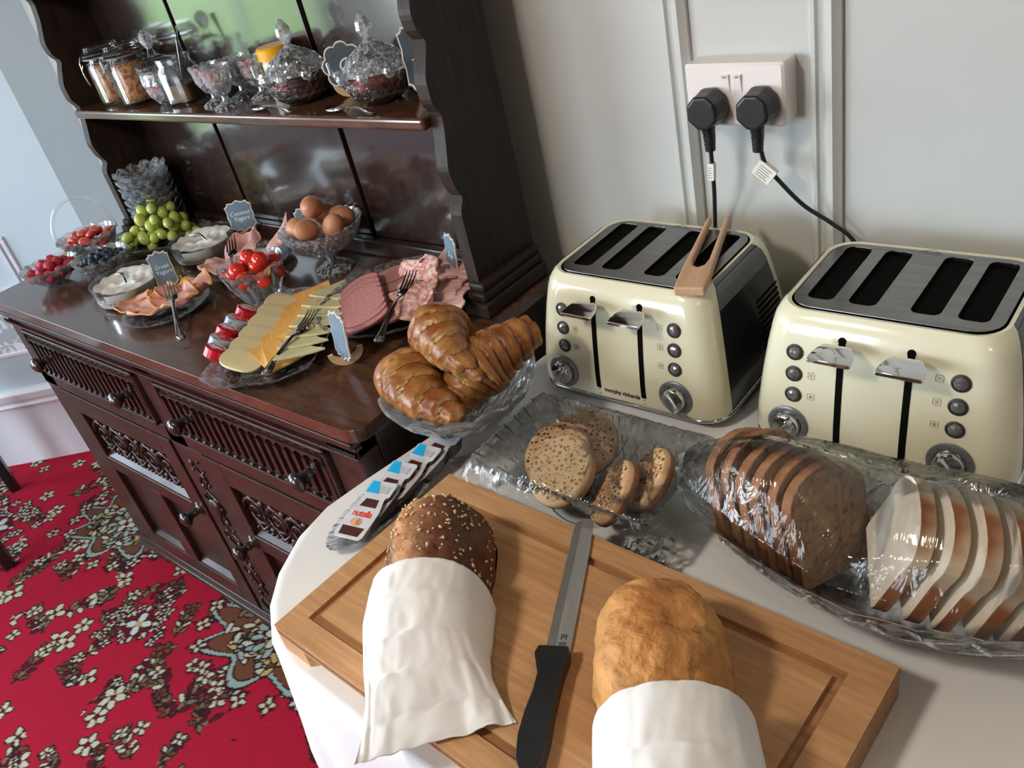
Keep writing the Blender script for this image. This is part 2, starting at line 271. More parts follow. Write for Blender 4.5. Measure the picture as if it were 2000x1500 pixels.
# ------------------------------------------------------------------ mesh building
class MB:
    def __init__(s): s.v = []; s.f = []; s.mi = []; s.c = None
    def add(s, vs, fs, mi=0, T=None):
        n = len(s.v)
        s.v += [tuple(T @ Vector(p)) for p in vs] if T is not None else [tuple(p) for p in vs]
        s.f += [tuple(i + n for i in f) for f in fs]; s.mi += [mi] * len(fs)
        return s
    def box(s, x0, x1, y0, y1, z0, z1, mi=0, T=None):
        vs = [(x, y, z) for x in (x0, x1) for y in (y0, y1) for z in (z0, z1)]
        return s.add(vs, [(0, 1, 3, 2), (4, 6, 7, 5), (0, 4, 5, 1), (2, 3, 7, 6), (0, 2, 6, 4), (1, 5, 7, 3)], mi, T)
    def rings(s, rings, mi=0, T=None, cap0=True, cap1=True, closed=True, loop=False):
        n = len(rings[0]); vs = [p for r in rings for p in r]; fs = []
        m_ = len(rings)
        for i in range(m_ if loop else m_ - 1):
            a, b = i * n, ((i + 1) % m_) * n
            for j in range(n if closed else n - 1):
                k = (j + 1) % n
                fs.append((a + j, a + k, b + k, b + j))
        if cap0 and not loop: fs.append(tuple(range(n - 1, -1, -1)))
        if cap1 and not loop: fs.append(tuple((m_ - 1) * n + j for j in range(n)))
        return s.add(vs, fs, mi, T)
    def cyl(s, r, z0, z1, n=24, r2=None, mi=0, T=None):
        r2 = r if r2 is None else r2
        return s.rings([[(q * cos(2 * pi * j / n), q * sin(2 * pi * j / n), z) for j in range(n)] for q, z in ((r, z0), (r2, z1))], mi, T)
    def lathe(s, prof, n=32, mi=0, T=None, sx=1, sy=1, cap0=False, cap1=False):
        return s.rings([[(r * sx * cos(2 * pi * j / n), r * sy * sin(2 * pi * j / n), z) for j in range(n)] for r, z in prof], mi, T, cap0, cap1)
    def tube(s, pts, r, n=8, mi=0, T=None, loop=False, flat=1.0):
        pts = [Vector(p) for p in pts]; rg = []; up = Vector((0, 0, 1))
        for i, p in enumerate(pts):
            a = pts[i - 1] if (i or loop) else p
            b = pts[(i + 1) % len(pts)] if (i < len(pts) - 1 or loop) else p
            d = (b - a).normalized()
            u = d.cross(up)
            if u.length < 1e-3: u = d.cross(Vector((0, 1, 0)))
            u.normalize(); w = u.cross(d)
            q = r[i] if isinstance(r, (list, tuple)) else r
            rg.append([p + u * q * cos(2 * pi * j / n) + w * q * flat * sin(2 * pi * j / n) for j in range(n)])
        return s.rings(rg, mi, T, loop=loop)
    def prism(s, outline, z0, z1, mi=0, T=None, mside=None, holes=(), bottom=True):
        loops = [[Vector((x, y, 0)) for x, y in lp] for lp in [outline, *holes]]
        tris = tessellate_polygon(loops)
        flat = [p for lp in loops for p in lp]; N_ = len(flat)
        vs = [(p.x, p.y, z1) for p in flat] + [(p.x, p.y, z0) for p in flat]
        ft = []
        for t in tris:
            a, b, c = (flat[i] for i in t)
            if (b - a).cross(c - a).z < 0: t = (t[0], t[2], t[1])
            ft.append(tuple(t))
        fs = list(ft) + ([tuple(N_ + i for i in reversed(t)) for t in ft] if bottom else [])
        s.add(vs, fs, mi, T)
        off = 0; sd = []
        for lp in loops:
            n = len(lp)
            ar = sum(lp[i].x * lp[(i + 1) % n].y - lp[(i + 1) % n].x * lp[i].y for i in range(n))
            outer = lp is loops[0]
            for i in range(n):
                a, b = off + i, off + (i + 1) % n
                q = (a, N_ + a, N_ + b, b)
                if (ar > 0) != outer: q = q[::-1]
                sd.append(q)
            off += n
        base = len(s.v) - 2 * N_
        s.f += [tuple(base + i for i in q) for q in sd]; s.mi += [mi if mside is None else mside] * len(sd)
        return s
    def grid(s, f, nu, nv, mi=0, T=None, th=0.0):
        P = [[Vector(f(i / (nu - 1), j / (nv - 1))) for j in range(nv)] for i in range(nu)]
        vs = [p for r in P for p in r]
        fs = [(i * nv + j, (i + 1) * nv + j, (i + 1) * nv + j + 1, i * nv + j + 1) for i in range(nu - 1) for j in range(nv - 1)]
        if th:
            n = nu * nv; nr = []
            for i in range(nu):
                for j in range(nv):
                    a = P[min(i + 1, nu - 1)][j] - P[max(i - 1, 0)][j]; b = P[i][min(j + 1, nv - 1)] - P[i][max(j - 1, 0)]
                    c = a.cross(b); nr.append(c.normalized() if c.length > 1e-12 else Vector((0, 0, 1)))
            vs = vs + [p - k * th for p, k in zip(vs, nr)]
            fs = fs + [tuple(n + i for i in reversed(q)) for q in fs]
            bd = [(i, 0) for i in range(nu)] + [(nu - 1, j) for j in range(1, nv)] + [(i, nv - 1) for i in range(nu - 2, -1, -1)] + [(0, j) for j in range(nv - 2, 0, -1)]
            for k in range(len(bd)):
                a = bd[k][0] * nv + bd[k][1]; b_ = bd[(k + 1) % len(bd)]; b = b_[0] * nv + b_[1]
                fs.append((b, a, n + a, n + b))
        return s.add(vs, fs, mi, T)
    def ball(s, c, r, n=12, mi=0, sq=(1, 1, 1), nz=0.0, seed=0, T=None, f=3.0):
        h = max(4, n // 2); vs = []; fs = []
        for i in range(h + 1):
            a = pi * i / h
            for j in range(n):
                b = 2 * pi * j / n
                d = Vector((sin(a) * cos(b), sin(a) * sin(b), cos(a)))
                q = r * (1 + (nz * noise.noise(d * f + Vector((seed * 3.1, seed, 0))) if nz else 0))
                vs.append((c[0] + d.x * q * sq[0], c[1] + d.y * q * sq[1], c[2] + d.z * q * sq[2]))
        for i in range(h):
            for j in range(n):
                k = (j + 1) % n
                fs.append((i * n + j, (i + 1) * n + j, (i + 1) * n + k, i * n + k))
        return s.add(vs, fs, mi, T)

def obj(name, mb, mat, parent=None, smooth=False, bevel=0, loc=None, rot=None, label=None, cat=None, group=None, kind=None, sharp=None, cols=None, segs=2):
    me = bpy.data.meshes.new(name)
    me.from_pydata(mb.v, [], mb.f); me.validate(clean_customdata=False)
    mats = mat if isinstance(mat, (list, tuple)) else [mat]
    for q in mats: me.materials.append(M[q] if isinstance(q, str) else q)
    if len(me.polygons) == len(mb.mi) and len(mats) > 1:
        me.polygons.foreach_set('material_index', mb.mi)
    if cols is not None:
        ca = me.color_attributes.new('Col', 'FLOAT_COLOR', 'POINT')
        ca.data.foreach_set('color', np.asarray(cols, dtype=np.float32).ravel())
    if smooth:
        me.polygons.foreach_set('use_smooth', [True] * len(me.polygons))
        if sharp: me.set_sharp_from_angle(angle=R(sharp))
    me.update()
    o = bpy.data.objects.new(name, me); COL.objects.link(o)
    if parent is not None: o.parent = parent
    if loc is not None: o.location = loc
    if rot is not None: o.rotation_euler = rot
    if bevel:
        b = o.modifiers.new('bevel', 'BEVEL'); b.width = bevel; b.segments = segs; b.limit_method = 'ANGLE'; b.angle_limit = R(35)
    if label: o['label'] = label
    if cat: o['category'] = cat
    if group: o['group'] = group
    if kind: o['kind'] = kind
    return o

def thing(name, label, cat, loc=(0, 0, 0), rot=(0, 0, 0), group=None):
    o = bpy.data.objects.new(name, None); COL.objects.link(o)
    o.empty_display_size = 0.02
    o.location = loc; o.rotation_euler = rot
    o['label'] = label; o['category'] = cat
    if group: o['group'] = group
    return o

def copy_tree(o, loc=None, rot=None, label=None, parent=None):
    c = o.copy(); COL.objects.link(c)
    if parent is not None: c.parent = parent
    if loc is not None: c.location = loc
    if rot is not None: c.rotation_euler = rot
    if label: c['label'] = label
    for ch in [x for x in bpy.data.objects if x.parent == o]: copy_tree(ch, parent=c)
    return c

def frame(p, ux, uy):
    ux = Vector(ux).normalized(); uy = Vector(uy); uy = (uy - ux * uy.dot(ux)).normalized(); uz = ux.cross(uy)
    m_ = Matrix((ux, uy, uz)).transposed().to_4x4(); m_.translation = Vector(p); return m_

def text(s, size, T, mat, parent=None, name='lettering', shear=0.0, ext=0.0002, align='CENTER', space=1.0, off=0.0):
    cu = bpy.data.curves.new(name, 'FONT'); cu.body = s; cu.size = size; cu.extrude = ext; cu.shear = shear
    cu.align_x = align; cu.align_y = 'CENTER'; cu.space_character = space; cu.offset = off; cu.space_line = 0.95
    cu.materials.append(M[mat])
    tmp = bpy.data.objects.new('tmp', cu); COL.objects.link(tmp)
    me = bpy.data.meshes.new_from_object(tmp.evaluated_get(bpy.context.evaluated_depsgraph_get()))
    bpy.data.objects.remove(tmp); bpy.data.curves.remove(cu)
    o = bpy.data.objects.new(name, me); COL.objects.link(o)
    o['kind'] = 'stuff'
    if parent is not None: o.parent = parent
    o.matrix_local = T
    return o

def rrect(w, d, r, n=5, cx=0, cy=0):
    pts = []
    for sx, sy, a0 in ((1, 1, 0), (-1, 1, 90), (-1, -1, 180), (1, -1, 270)):
        for k in range(n + 1):
            a = R(a0 + 90 * k / n)
            pts.append((cx + sx * (w - r) + r * cos(a), cy + sy * (d - r) + r * sin(a)))
    return pts

def interp(prof, k):
    out = []
    for a, b in zip(prof, prof[1:]):
        for i in range(k): t = i / k; out.append(tuple(x + (y - x) * t for x, y in zip(a, b)))
    out.append(prof[-1]); return out

def tri(x): x = x % 1.0; return 1 - abs(2 * x - 1)

def cut_glass(prof, inner, nf=16, depth=0.004, scal=12, sdep=0.006, segs=6, sub=5, sx=1, sy=1, pat='diamond', lift=None, T=None, mb=None):
    """prof: outer (r, z, facet, scallop) upward; inner: (r, z, facet, scallop) downward"""
    mb = mb or MB(); n = nf * segs; rg = []
    outer = interp(prof, sub)
    for i, (r, z, w, s_) in enumerate(outer):
        ring = []
        for j in range(n):
            a = 2 * pi * j / n; u = nf * j / n; v = z * 1.0 / max(1e-6, 2 * pi * max(p[0] for p in prof) / nf)
            if pat == 'diamond': q = max(tri(u + v), tri(u - v))
            elif pat == 'flute': q = tri(u)
            else: q = max(tri(u + v), tri(u - v) * .8, tri(2 * u) * .7 if z > prof[-1][1] * .6 else 0)
            rr = r - depth * w * (1 - q)
            sc = s_ * sdep * (abs(cos(scal * a / 2)))
            zz = z + sc + (lift(a) * s_ if lift else 0)
            ring.append(((rr + s_ * 0.3 * sc) * sx * cos(a), (rr + s_ * .3 * sc) * sy * sin(a), zz))
        rg.append(ring)
    for r, z, w, s_ in inner:
        ring = []
        for j in range(n):
            a = 2 * pi * j / n; sc = s_ * sdep * (abs(cos(scal * a / 2)))
            ring.append(((r + s_ * .3 * sc) * sx * cos(a), (r + s_ * .3 * sc) * sy * sin(a), z + sc + (lift(a) * s_ if lift else 0)))
        rg.append(ring)
    mb.rings(rg, 0, T, True, True)
    return mb

# ------------------------------------------------------------------ the room
def struct(name, mb, mat, **k): return obj(name, mb, mat, kind='structure', **k)
CH = 2.45
struct('ceiling', MB().box(-3.95, 2.4, -3.55, 1.24, CH, CH + .1), 'ceil')
struct('wall_back', MB().box(-2.74, 2.4, 1.135, 1.24, 0, CH), 'wall')
struct('wall_right', MB().box(2.3, 2.4, -3.55, 1.135, 0, CH), 'dado')
# left wall; its second window, unseen, is added for more light
wl = MB()
for a, b in ((-3.55, -3.15), (-1.55, -1.0), (0.02, 0.35)): wl.box(-3.95, -3.85, a, b, 0, CH)
for a, b in ((-3.15, -1.55), (-1.0, 0.02)): wl.box(-3.95, -3.85, a, b, 0, 0.62); wl.box(-3.95, -3.85, a, b, 2.15, CH)
struct('wall_left', wl, 'wall_l')
wf = MB(); wf.box(-3.85, -3.1, -3.55, -3.45, 0, CH); wf.box(-1.5, 2.3, -3.55, -3.45, 0, CH)
wf.box(-3.1, -1.5, -3.55, -3.45, 0, .65); wf.box(-3.1, -1.5, -3.55, -3.45, 2.15, CH)
struct('wall_front', wf, 'dado')
def window(name, lo, hi, vert, z0, z1):
    w = thing(name, 'white framed window', 'window'); del w['category']; del w['label']; w['kind'] = 'structure'
    fr = MB(); t = .05
    def bx(a, b, c, d):
        if vert: fr.box(vert - .03, vert + .03, a, b, c, d)
        else: fr.box(a, b, -3.53, -3.47, c, d)
    bx(lo, lo + t, z0, z1); bx(hi - t, hi, z0, z1); bx(lo, hi, z0, z0 + t); bx(lo, hi, z1 - t, z1)
    mid = (lo + hi) / 2; bx(mid - .02, mid + .02, z0, z1)
    obj('window_frame', fr, 'skirt', w)
window('window_1', -1.0, 0.02, -3.9, .62, 2.15)
window('added_window_2', -3.15, -1.55, -3.9, .62, 2.15)  # added out of view to let in more daylight
window('added_window_3', -3.1, -1.5, None, .65, 2.15)  # added out of view to light the side and back walls
# slanting side wall beside the dresser: inner face from (-2.79,1.016) to (-3.87,.09)
A = Vector((-2.79, 1.016, 0)); ud = Vector((-.7685, -.640, 0)).normalized(); nd = Vector((-ud.y, ud.x, 0))
if nd.dot(Vector((0, 0, 0)) - A) < 0: nd = -nd
TO = Matrix((ud, nd, Vector((0, 0, 1)))).transposed().to_4x4(); TO.translation = A    # x along wall, y towards room, z up
LW = 1.42
struct('wall_side', MB().box(0, LW, -.1, 0, 0, CH, T=TO), 'wall_l')
struct('wall_return', MB().add([(-2.79, 1.016, 0), (-2.735, 1.14, 0), (-2.86, 1.14, 0), (-2.86, 1.0, 0), (-2.79, 1.016, CH), (-2.735, 1.14, CH), (-2.86, 1.14, CH), (-2.86, 1.0, CH)],
        [(0, 1, 5, 4), (1, 2, 6, 5), (2, 3, 7, 6), (3, 0, 4, 7)]), 'wall_l')
sk = MB(); sk.box(0, LW, 0, .018, 0, .235, T=TO)
sk.rings([[TO @ Vector((x, y, z)) for y, z in ((0, .235), (.026, .237), (.030, .246), (.022, .254), (.022, .262), (.030, .268), (.030, .292), (.016, .303), (0, .305))] for x in (0, LW)], closed=True)
struct('baseboard_side', sk, 'skirt', bevel=.002)
# embossed floral wallpaper band under the dado rail
wp, nt, b, out = new_mat('floral_wallpaper')
N, L = nt.nodes, nt.links
tc = N.new('ShaderNodeTexCoord'); n1 = N.new('ShaderNodeTexNoise'); n1.inputs['Scale'].default_value = 16; n1.inputs['Detail'].default_value = 1; n1.inputs['Distortion'].default_value = 2.5
cr = N.new('ShaderNodeValToRGB'); cr.color_ramp.interpolation = 'EASE'
cr.color_ramp.elements[0].position = .48; cr.color_ramp.elements[0].color = (.40, .45, .48, 1)
cr.color_ramp.elements[1].position = .54; cr.color_ramp.elements[1].color = (.72, .76, .80, 1)
L.new(tc.outputs['Object'], n1.inputs['Vector']); L.new(n1.outputs['Fac'], cr.inputs[0]); L.new(cr.outputs[0], b.inputs['Base Color'])
M['wallpaper'] = wp
struct('wall_side_paper', MB().box(0, LW, .0, .004, .445, .655, T=TO), 'wallpaper')
struct('trim_3', MB().box(0, LW, 0, .010, .430, .445, T=TO).box(0, LW, 0, .012, .655, .675, T=TO), 'skirt', bevel=.003)
tv = MB()
for a, b_ in ((.262, .275), (.285, .292)): tv.box(a, b_, 0, .008, .675, .83, T=TO)
tv.box(.262, 1.3, 0, .008, .83, .84, T=TO)
struct('trim_4', tv, 'skirt', bevel=.004)
# raised panel mouldings of the back wall
def moulding(name, x, w):
    pr = [(-w / 2, 0), (-w / 2, .006), (-w * .36, .012), (-w * .25, .012), (-w * .2, .006), (-w * .05, .005), (w * .08, .015), (w * .3, .017), (w * .42, .010), (w / 2, .007), (w / 2, 0)]
    struct(name, MB().rings([[(x + a, 1.135 - b_, z) for a, b_ in pr] for z in (.30, CH)], closed=True), 'trim', smooth=True, sharp=25)
moulding('trim_1', -.674, .042)
moulding('trim_2', -.456, .044)
struct('baseboard_back', MB().box(-2.74, 2.3, 1.117, 1.135, 0, .16), 'trim', bevel=.004)
obj('garden_lawn', MB().box(-40, -3.96, -30, 20, -.5, -.45), 'lawn', kind='structure')
obj('garden_lawn', MB().box(-3.96, 20, -40, -3.56, -.5, -.45), 'lawn', kind='structure')
# ceiling lamps behind the camera; the right-hand one is added to brighten that side
for lx, ly, lb in ((-1.0, -.45, 'nearer the dresser'), (.9, -.3, 'nearer the right wall, added to brighten that side')):
    t = thing('ceiling_lamp', 'round ceiling lamp with warm glowing shade ' + lb, 'lamp', (lx, ly, 2.45), group='ceiling lamps')
    obj('rose', MB().cyl(.05, -.02, 0), 'chrome', t, smooth=True, sharp=40)
    obj('cord', MB().cyl(.004, -.1, -.02, 8), 'black', t)
    obj('shade', MB().lathe([(.03, -.10), (.10, -.12), (.125, -.16), (.11, -.20)], 32, cap0=True), 'lampw', t, smooth=True)

# ------------------------------------------------------------------ carpet (flat woven pattern, kept as per-vertex colour)
CX0, CX1, CY0, CY1, ST = -3.75, -1.15, -0.20, 0.85, 0.0042
nx, ny = int((CX1 - CX0) / ST), int((CY1 - CY0) / ST)
px = CX0 + ST * np.arange(nx); py = CY0 + ST * np.arange(ny)
GX, GY = np.meshgrid(px, py, indexing='ij')
rs = np.random.RandomState(11)
img = np.empty((nx, ny, 3)); img[:] = (.43, .013, .038)
CREAM, DARK, MAROON, BROWN, PALE, OLIVE, GOLD = (.60, .57, .42), (.030, .016, .018), (.13, .008, .022), (.17, .065, .035), (.33, .42, .38), (.20, .17, .09), (.55, .38, .16)
def stamp(x, y, a, rx, ry, col, shape='e', amp=0.0, k=5):
    R_ = max(rx, ry) * 1.5
    i0, i1 = max(0, int((x - R_ - CX0) / ST)), min(nx, int((x + R_ - CX0) / ST) + 2)
    j0, j1 = max(0, int((y - R_ - CY0) / ST)), min(ny, int((y + R_ - CY0) / ST) + 2)
    if i0 >= i1 or j0 >= j1: return
    dx = GX[i0:i1, j0:j1] - x; dy = GY[i0:i1, j0:j1] - y
    u = (dx * cos(a) + dy * sin(a)) / rx; v = (-dx * sin(a) + dy * cos(a)) / ry
    rr = np.sqrt(u * u + v * v)
    if shape == 'd': rr = np.abs(u) + np.abs(v)
    if amp: rr = rr / (1 + amp * np.cos(k * np.arctan2(v, u)))
    img[i0:i1, j0:j1][rr < 1] = col
def petal(x, y, a, l, w, col, edge=DARK, e=.0045):
    stamp(x, y, a, l + e, w + e, edge); stamp(x, y, a, l, w, col)
def flower(x, y, s_, a, n=4, col=CREAM, mid=MAROON):
    for k in range(n):
        b_ = a + 2 * pi * k / n; petal(x + s_ * .62 * cos(b_), y + s_ * .62 * sin(b_), b_, s_ * .46, s_ * .30, col)
    stamp(x, y, 0, s_ * .28, s_ * .28, mid)
def sprig(x, y, a, s_):
    for k in range(5):
        t = k / 4 - .5; X, Y = x + cos(a) * t * s_ * 2.6, y + sin(a) * t * s_ * 2.6
        stamp(X, Y, a + .5 * t, s_ * .5, s_ * .13, OLIVE if k % 2 else DARK)
        for sg in (-1, 1):
            b_ = a + sg * rs.uniform(.7, 1.2)
            petal(X + cos(b_) * s_ * .55, Y + sin(b_) * s_ * .55, b_, s_ * .34, s_ * .14, (CREAM, BROWN, OLIVE, MAROON)[rs.randint(4)])
    if rs.rand() < .8: flower(x + cos(a) * s_ * 1.4, y + sin(a) * s_ * 1.4, s_ * .55, rs.rand() * 3, rs.randint(4, 6), CREAM if rs.rand() < .7 else BROWN)
def medallion(x, y, s_, a):
    for k in range(26):
        b_ = rs.rand() * 2 * pi; r_ = s_ * rs.uniform(.45, 1.12); k2 = 1 / (abs(cos(b_ - a)) + abs(sin(b_ - a)))
        X, Y = x + r_ * k2 * 1.3 * cos(b_), y + r_ * k2 * 1.3 * sin(b_)
        stamp(X, Y, b_, s_ * .17, s_ * .12, MAROON, amp=.3)
        flower(X, Y, s_ * .13, rs.rand() * 3, 4, CREAM)
    stamp(x, y, a, s_ * .62, s_ * .62, MAROON, 'd')
    flower(x, y, s_ * .34, a, 4, (.62, .66, .60), GOLD)
    for k in range(8): petal(x + s_ * .5 * cos(a + k * pi / 4), y + s_ * .5 * sin(a + k * pi / 4), a + k * pi / 4, s_ * .09, s_ * .05, CREAM)
def cartouche(x, y, s_, a):
    stamp(x, y, a, s_ * 1.34, s_ * .86, DARK, amp=.20, k=8); stamp(x, y, a, s_ * 1.29, s_ * .81, PALE, amp=.20, k=8)
    stamp(x, y, a, s_ * 1.18, s_ * .72, DARK, amp=.20, k=8); stamp(x, y, a, s_ * 1.13, s_ * .69, BROWN, amp=.20, k=8)
    for k in range(110):
        b_ = rs.rand() * 2 * pi; r_ = rs.rand() ** .5 * .98
        X = x + s_ * r_ * (1.0 * cos(b_) * cos(a) - .62 * sin(b_) * sin(a)); Y = y + s_ * r_ * (1.0 * cos(b_) * sin(a) + .62 * sin(b_) * cos(a))
        petal(X, Y, rs.rand() * 3, s_ * .10, s_ * .042, (CREAM, PALE, CREAM, OLIVE, GOLD)[rs.randint(5)], e=.005)
    for k in range(10):
        b_ = 2 * pi * k / 10; petal(x + s_ * .36 * cos(b_), y + s_ * .3 * sin(b_), b_, s_ * .1, s_ * .05, PALE)
    flower(x, y, s_ * .22, a, 4, CREAM)
    for k in range(18):
        b_ = 2 * pi * k / 18; X, Y = x + s_ * 1.5 * cos(b_ + a), y + s_ * 1.08 * sin(b_ + a)
        stamp(X, Y, b_, s_ * .17, s_ * .11, MAROON, amp=.3, k=5); flower(X, Y, s_ * .12, b_, 4, CREAM)
for k in range(330):
    x, y = rs.uniform(CX0, CX1), rs.uniform(CY0, CY1)
    (sprig if rs.rand() < .55 else lambda x, y, a, s_: flower(x, y, s_ * .8, a, rs.randint(4, 6)))(x, y, rs.rand() * pi, rs.uniform(.022, .042))
# red field left open between the sprays
for x, y, rx in ((-2.0, .12, .09), (-1.55, .33, .07), (-2.35, .42, .06), (-1.62, .12, .07), (-2.9, .35, .1), (-2.5, .12, .1), (-1.85, -.05, .08), (-2.18, -.02, .06)): stamp(x, y, rs.rand() * 3, rx, rx * .6, (.43, .013, .038), amp=.15)
cartouche(-2.52, .60, .155, .15); cartouche(-1.66, .56, .17, .1); cartouche(-3.35, .30, .2, .3)
medallion(-2.07, .385, .105, .5); medallion(-2.98, .36, .12, .4); medallion(-1.95, -.12, .1, .3)
noi = rs.rand(nx, ny, 1) * .16 + .92
img *= noi
cols = np.ones((nx, ny, 4), dtype=np.float32); cols[..., :3] = img
me = bpy.data.meshes.new('floor_carpet')
vs = np.stack([GX, GY, np.zeros_like(GX)], -1).reshape(-1, 3)
ii, jj = np.meshgrid(np.arange(nx - 1), np.arange(ny - 1), indexing='ij')
q = (ii * ny + jj).ravel()
fs = np.stack([q, q + ny, q + ny + 1, q + 1], -1)
me.vertices.add(len(vs)); me.vertices.foreach_set('co', vs.ravel().astype(np.float32))
me.loops.add(fs.size); me.loops.foreach_set('vertex_index', fs.ravel().astype(np.int32))
me.polygons.add(len(fs)); me.polygons.foreach_set('loop_start', (np.arange(len(fs)) * 4).astype(np.int32))
me.update(calc_edges=True)
ca = me.color_attributes.new('Col', 'FLOAT_COLOR', 'POINT'); ca.data.foreach_set('color', cols.ravel())
me.materials.append(M['carpet'])
fo = bpy.data.objects.new('floor_carpet', me); COL.objects.link(fo); fo['kind'] = 'structure'
M['carpet2'] = pm('plain_red_carpet', (.46, .012, .03), 0.95, c2=(.2, .02, .03), scale=9, lo=.5, hi=.6, spec=0.1)
struct('floor', MB().box(-3.95, 2.4, -3.55, 1.24, -.1, -.003), 'carpet2')

# ------------------------------------------------------------------ dresser: sideboard base
SZ = .89; FY = .558
sb = thing('sideboard', 'dark carved oak sideboard base with two fluted drawers and panelled doors', 'sideboard', (-1.62, .8, 0))
def loc(mb):
    mb.v = [(x + 1.62, y - .8, z) for x, y, z in mb.v]; return mb
top = MB(); top.prism(rrect(.69, .2555, .03, 6, -1.62, .8045), .866, SZ)
obj('top_board', loc(top), 'wood_top', sb, bevel=.008, segs=3)
ca_ = MB(); ca_.box(-2.27, -.975, .59, 1.03, .07, .866)
obj('carcass', loc(ca_), 'wood_side', sb)
fr = MB()
for a, b_ in ((-2.275, -2.20), (-1.655, -1.58), (-1.035, -.955)): fr.box(a, b_, FY, .60, .645, .862)
fr.box(-2.275, -.955, FY, .60, .645, .688); fr.box(-2.275, -.955, FY, .60, .826, .866)
for a, b_ in ((-2.275, -2.205), (-1.665, -1.54), (-1.03, -.955)): fr.box(a, b_, FY + .002, .60, .10, .645)
fr.box(-2.275, -.955, FY - .004, .60, .055, .10)
fr.box(-.975, -.955, .60, 1.02, .07, .862)
obj('face_frame', loc(fr), 'wood', sb, bevel=.003)
cn = MB()
cn.box(-2.28, -.95, FY - .010, FY + .01, .853, .864); cn.box(-2.28, -.95, FY - .005, FY + .01, .844, .852)
cn.box(-2.28, -.95, FY - .006, FY + .01, .826, .832)
obj('cornice_moulding', loc(cn), 'wood', sb, bevel=.0015)
rope = MB()
for i in range(180):
    x = -2.275 + i * 1.32 / 180; rope.add([(x, FY - .006, .834), (x + .0035, FY - .009, .834), (x + .0065, FY - .006, .834), (x + .003, FY - .006, .843), (x + .0065, FY - .009, .843), (x + .0095, FY - .006, .843)], [(0, 1, 4, 3), (1, 2, 5, 4)])
obj('rope_moulding', loc(rope), 'wood', sb, kind='stuff')
ft = MB()
for x in (-2.24, -.99):
    for y in (.60, 1.0): ft.box(x - .035, x + .035, y - .03, y + .03, 0, .06)
for x, y in ((-2.24, .595), (-.99, .595), (-2.24, 1.0), (-.99, 1.0)):
    obj('foot', loc(MB().box(x - .035, x + .035, y - .03, y + .03, 0, .06)), 'wood_dk', sb, bevel=.006)
bs = MB(); bs.box(-2.29, -.94, FY - .010, FY + .02, .06, .078); obj('plinth_moulding', loc(bs), 'wood', sb, bevel=.004)

def knob(parent, x, z, y=FY, L_=.048, name='knob'):
    T = Matrix.Translation((x + 1.62, y - .8, z)) @ Matrix.Rotation(R(90), 4, 'X')
    pr = [(.020, 0), (.021, .003), (.012, .006), (.009, .012), (.011, .017), (.009, .020), (.0085, .028), (.013, .031), (.013, .033), (.017, .036), (.0205, .042), (.020, .047), (.014, .052), (.009, .054), (.004, .056)]
    return obj(name, MB().lathe([(r * .95, z_ * L_ / .05) for r, z_ in pr], 24, T=T, cap1=True), 'knob', parent, smooth=True)

for x0, x1 in ((-2.197, -1.658), (-1.577, -1.038)):
    d = MB(); d.box(x0, x1, FY - .002, .60, .691, .823)
    dr = obj('drawer', loc(d), 'wood', sb)
    e = MB()
    for a, b_, c, d_ in ((x0, x1, .815, .823), (x0, x1, .691, .699), (x0, x0 + .008, .691, .823), (x1 - .008, x1, .691, .823)): e.box(a, b_, FY - .010, FY, c, d_)
    e2 = MB(); n_ = 19; st = (x1 - x0 - .03) / n_
    for i in range(n_ + 1):
        x = x0 + .015 + i * st
        e2.box(x - .0045, x + .0045, FY - .010, FY, .712, .787)
        if i < n_:
            xm = x + st / 2
            arc = [(x + .0, .785)] + [(xm - (st / 2) * cos(pi * k / 8), .785 + .013 * sin(pi * k / 8)) for k in range(9)] + [(x + st, .803), (x, .803)]
            e2.rings([[(a, FY - .009, b_) for a, b_ in arc], [(a, FY, b_) for a, b_ in arc]])
            e2.ball((xm, FY - .006, .705), .0055, 8)
            e2.add([(xm - .006, FY - .002, .804), (xm, FY - .012, .809), (xm + .006, FY - .002, .804), (xm, FY - .002, .814)], [(0, 1, 3), (1, 2, 3), (0, 2, 1)])
            e2.box(xm - .0018, xm + .0018, FY - .006, FY - .001, .712, .78)
    obj('bead', loc(e), 'wood', dr, bevel=.002)
    obj('fluted_carving', loc(e2), 'wood', dr, smooth=False)
    bk = MB().box(x0 + .01, x1 - .01, FY - .0028, FY - .001, .70, .81); obj('carving_ground', loc(bk), 'wood_dk', dr)
    for kx in (x0 + .095, x1 - .06): knob(dr, kx, .762)

def scrolls(x0, x1, z0, z1, y, seed, n=7):
    mb = MB(); r_ = random.Random(seed); w = x1 - x0; h = z1 - z0
    for i in range(n):
        cx = x0 + w * (i + .5) / n; sg = 1 if i % 2 else -1
        pts = []
        for k in range(22):
            t = k / 21; a = sg * t * 3.6 * pi + (0 if sg > 0 else pi); rr = (1 - t * .85) * min(w / n * .6, h * .42)
            pts.append((cx + rr * cos(a), y - .004, (z0 + z1) / 2 + rr * sin(a)))
        mb.tube(pts, [.0045 * (1 - .5 * k / 21) for k in range(22)], 6)
        for s2 in (-1, 1):
            mb.ball((cx + w / n * .45, y - .003, (z0 + z1) / 2 + s2 * h * .33), .008, 8, sq=(1.2, .7, .8))
            mb.tube([(cx - w / n * .4, y - .002, (z0 + z1) / 2 + s2 * h * .12), (cx, y - .005, (z0 + z1) / 2 + s2 * h * .42), (cx + w / n * .4, y - .002, (z0 + z1) / 2 + s2 * h * .2)], [.002, .0055, .002], 6)
    for k in range(int(w / .017)):
        for z in (z0 + .005, z1 - .005): mb.ball((x0 + .01 + k * .017, y - .003, z), .0052, 6)
    return mb

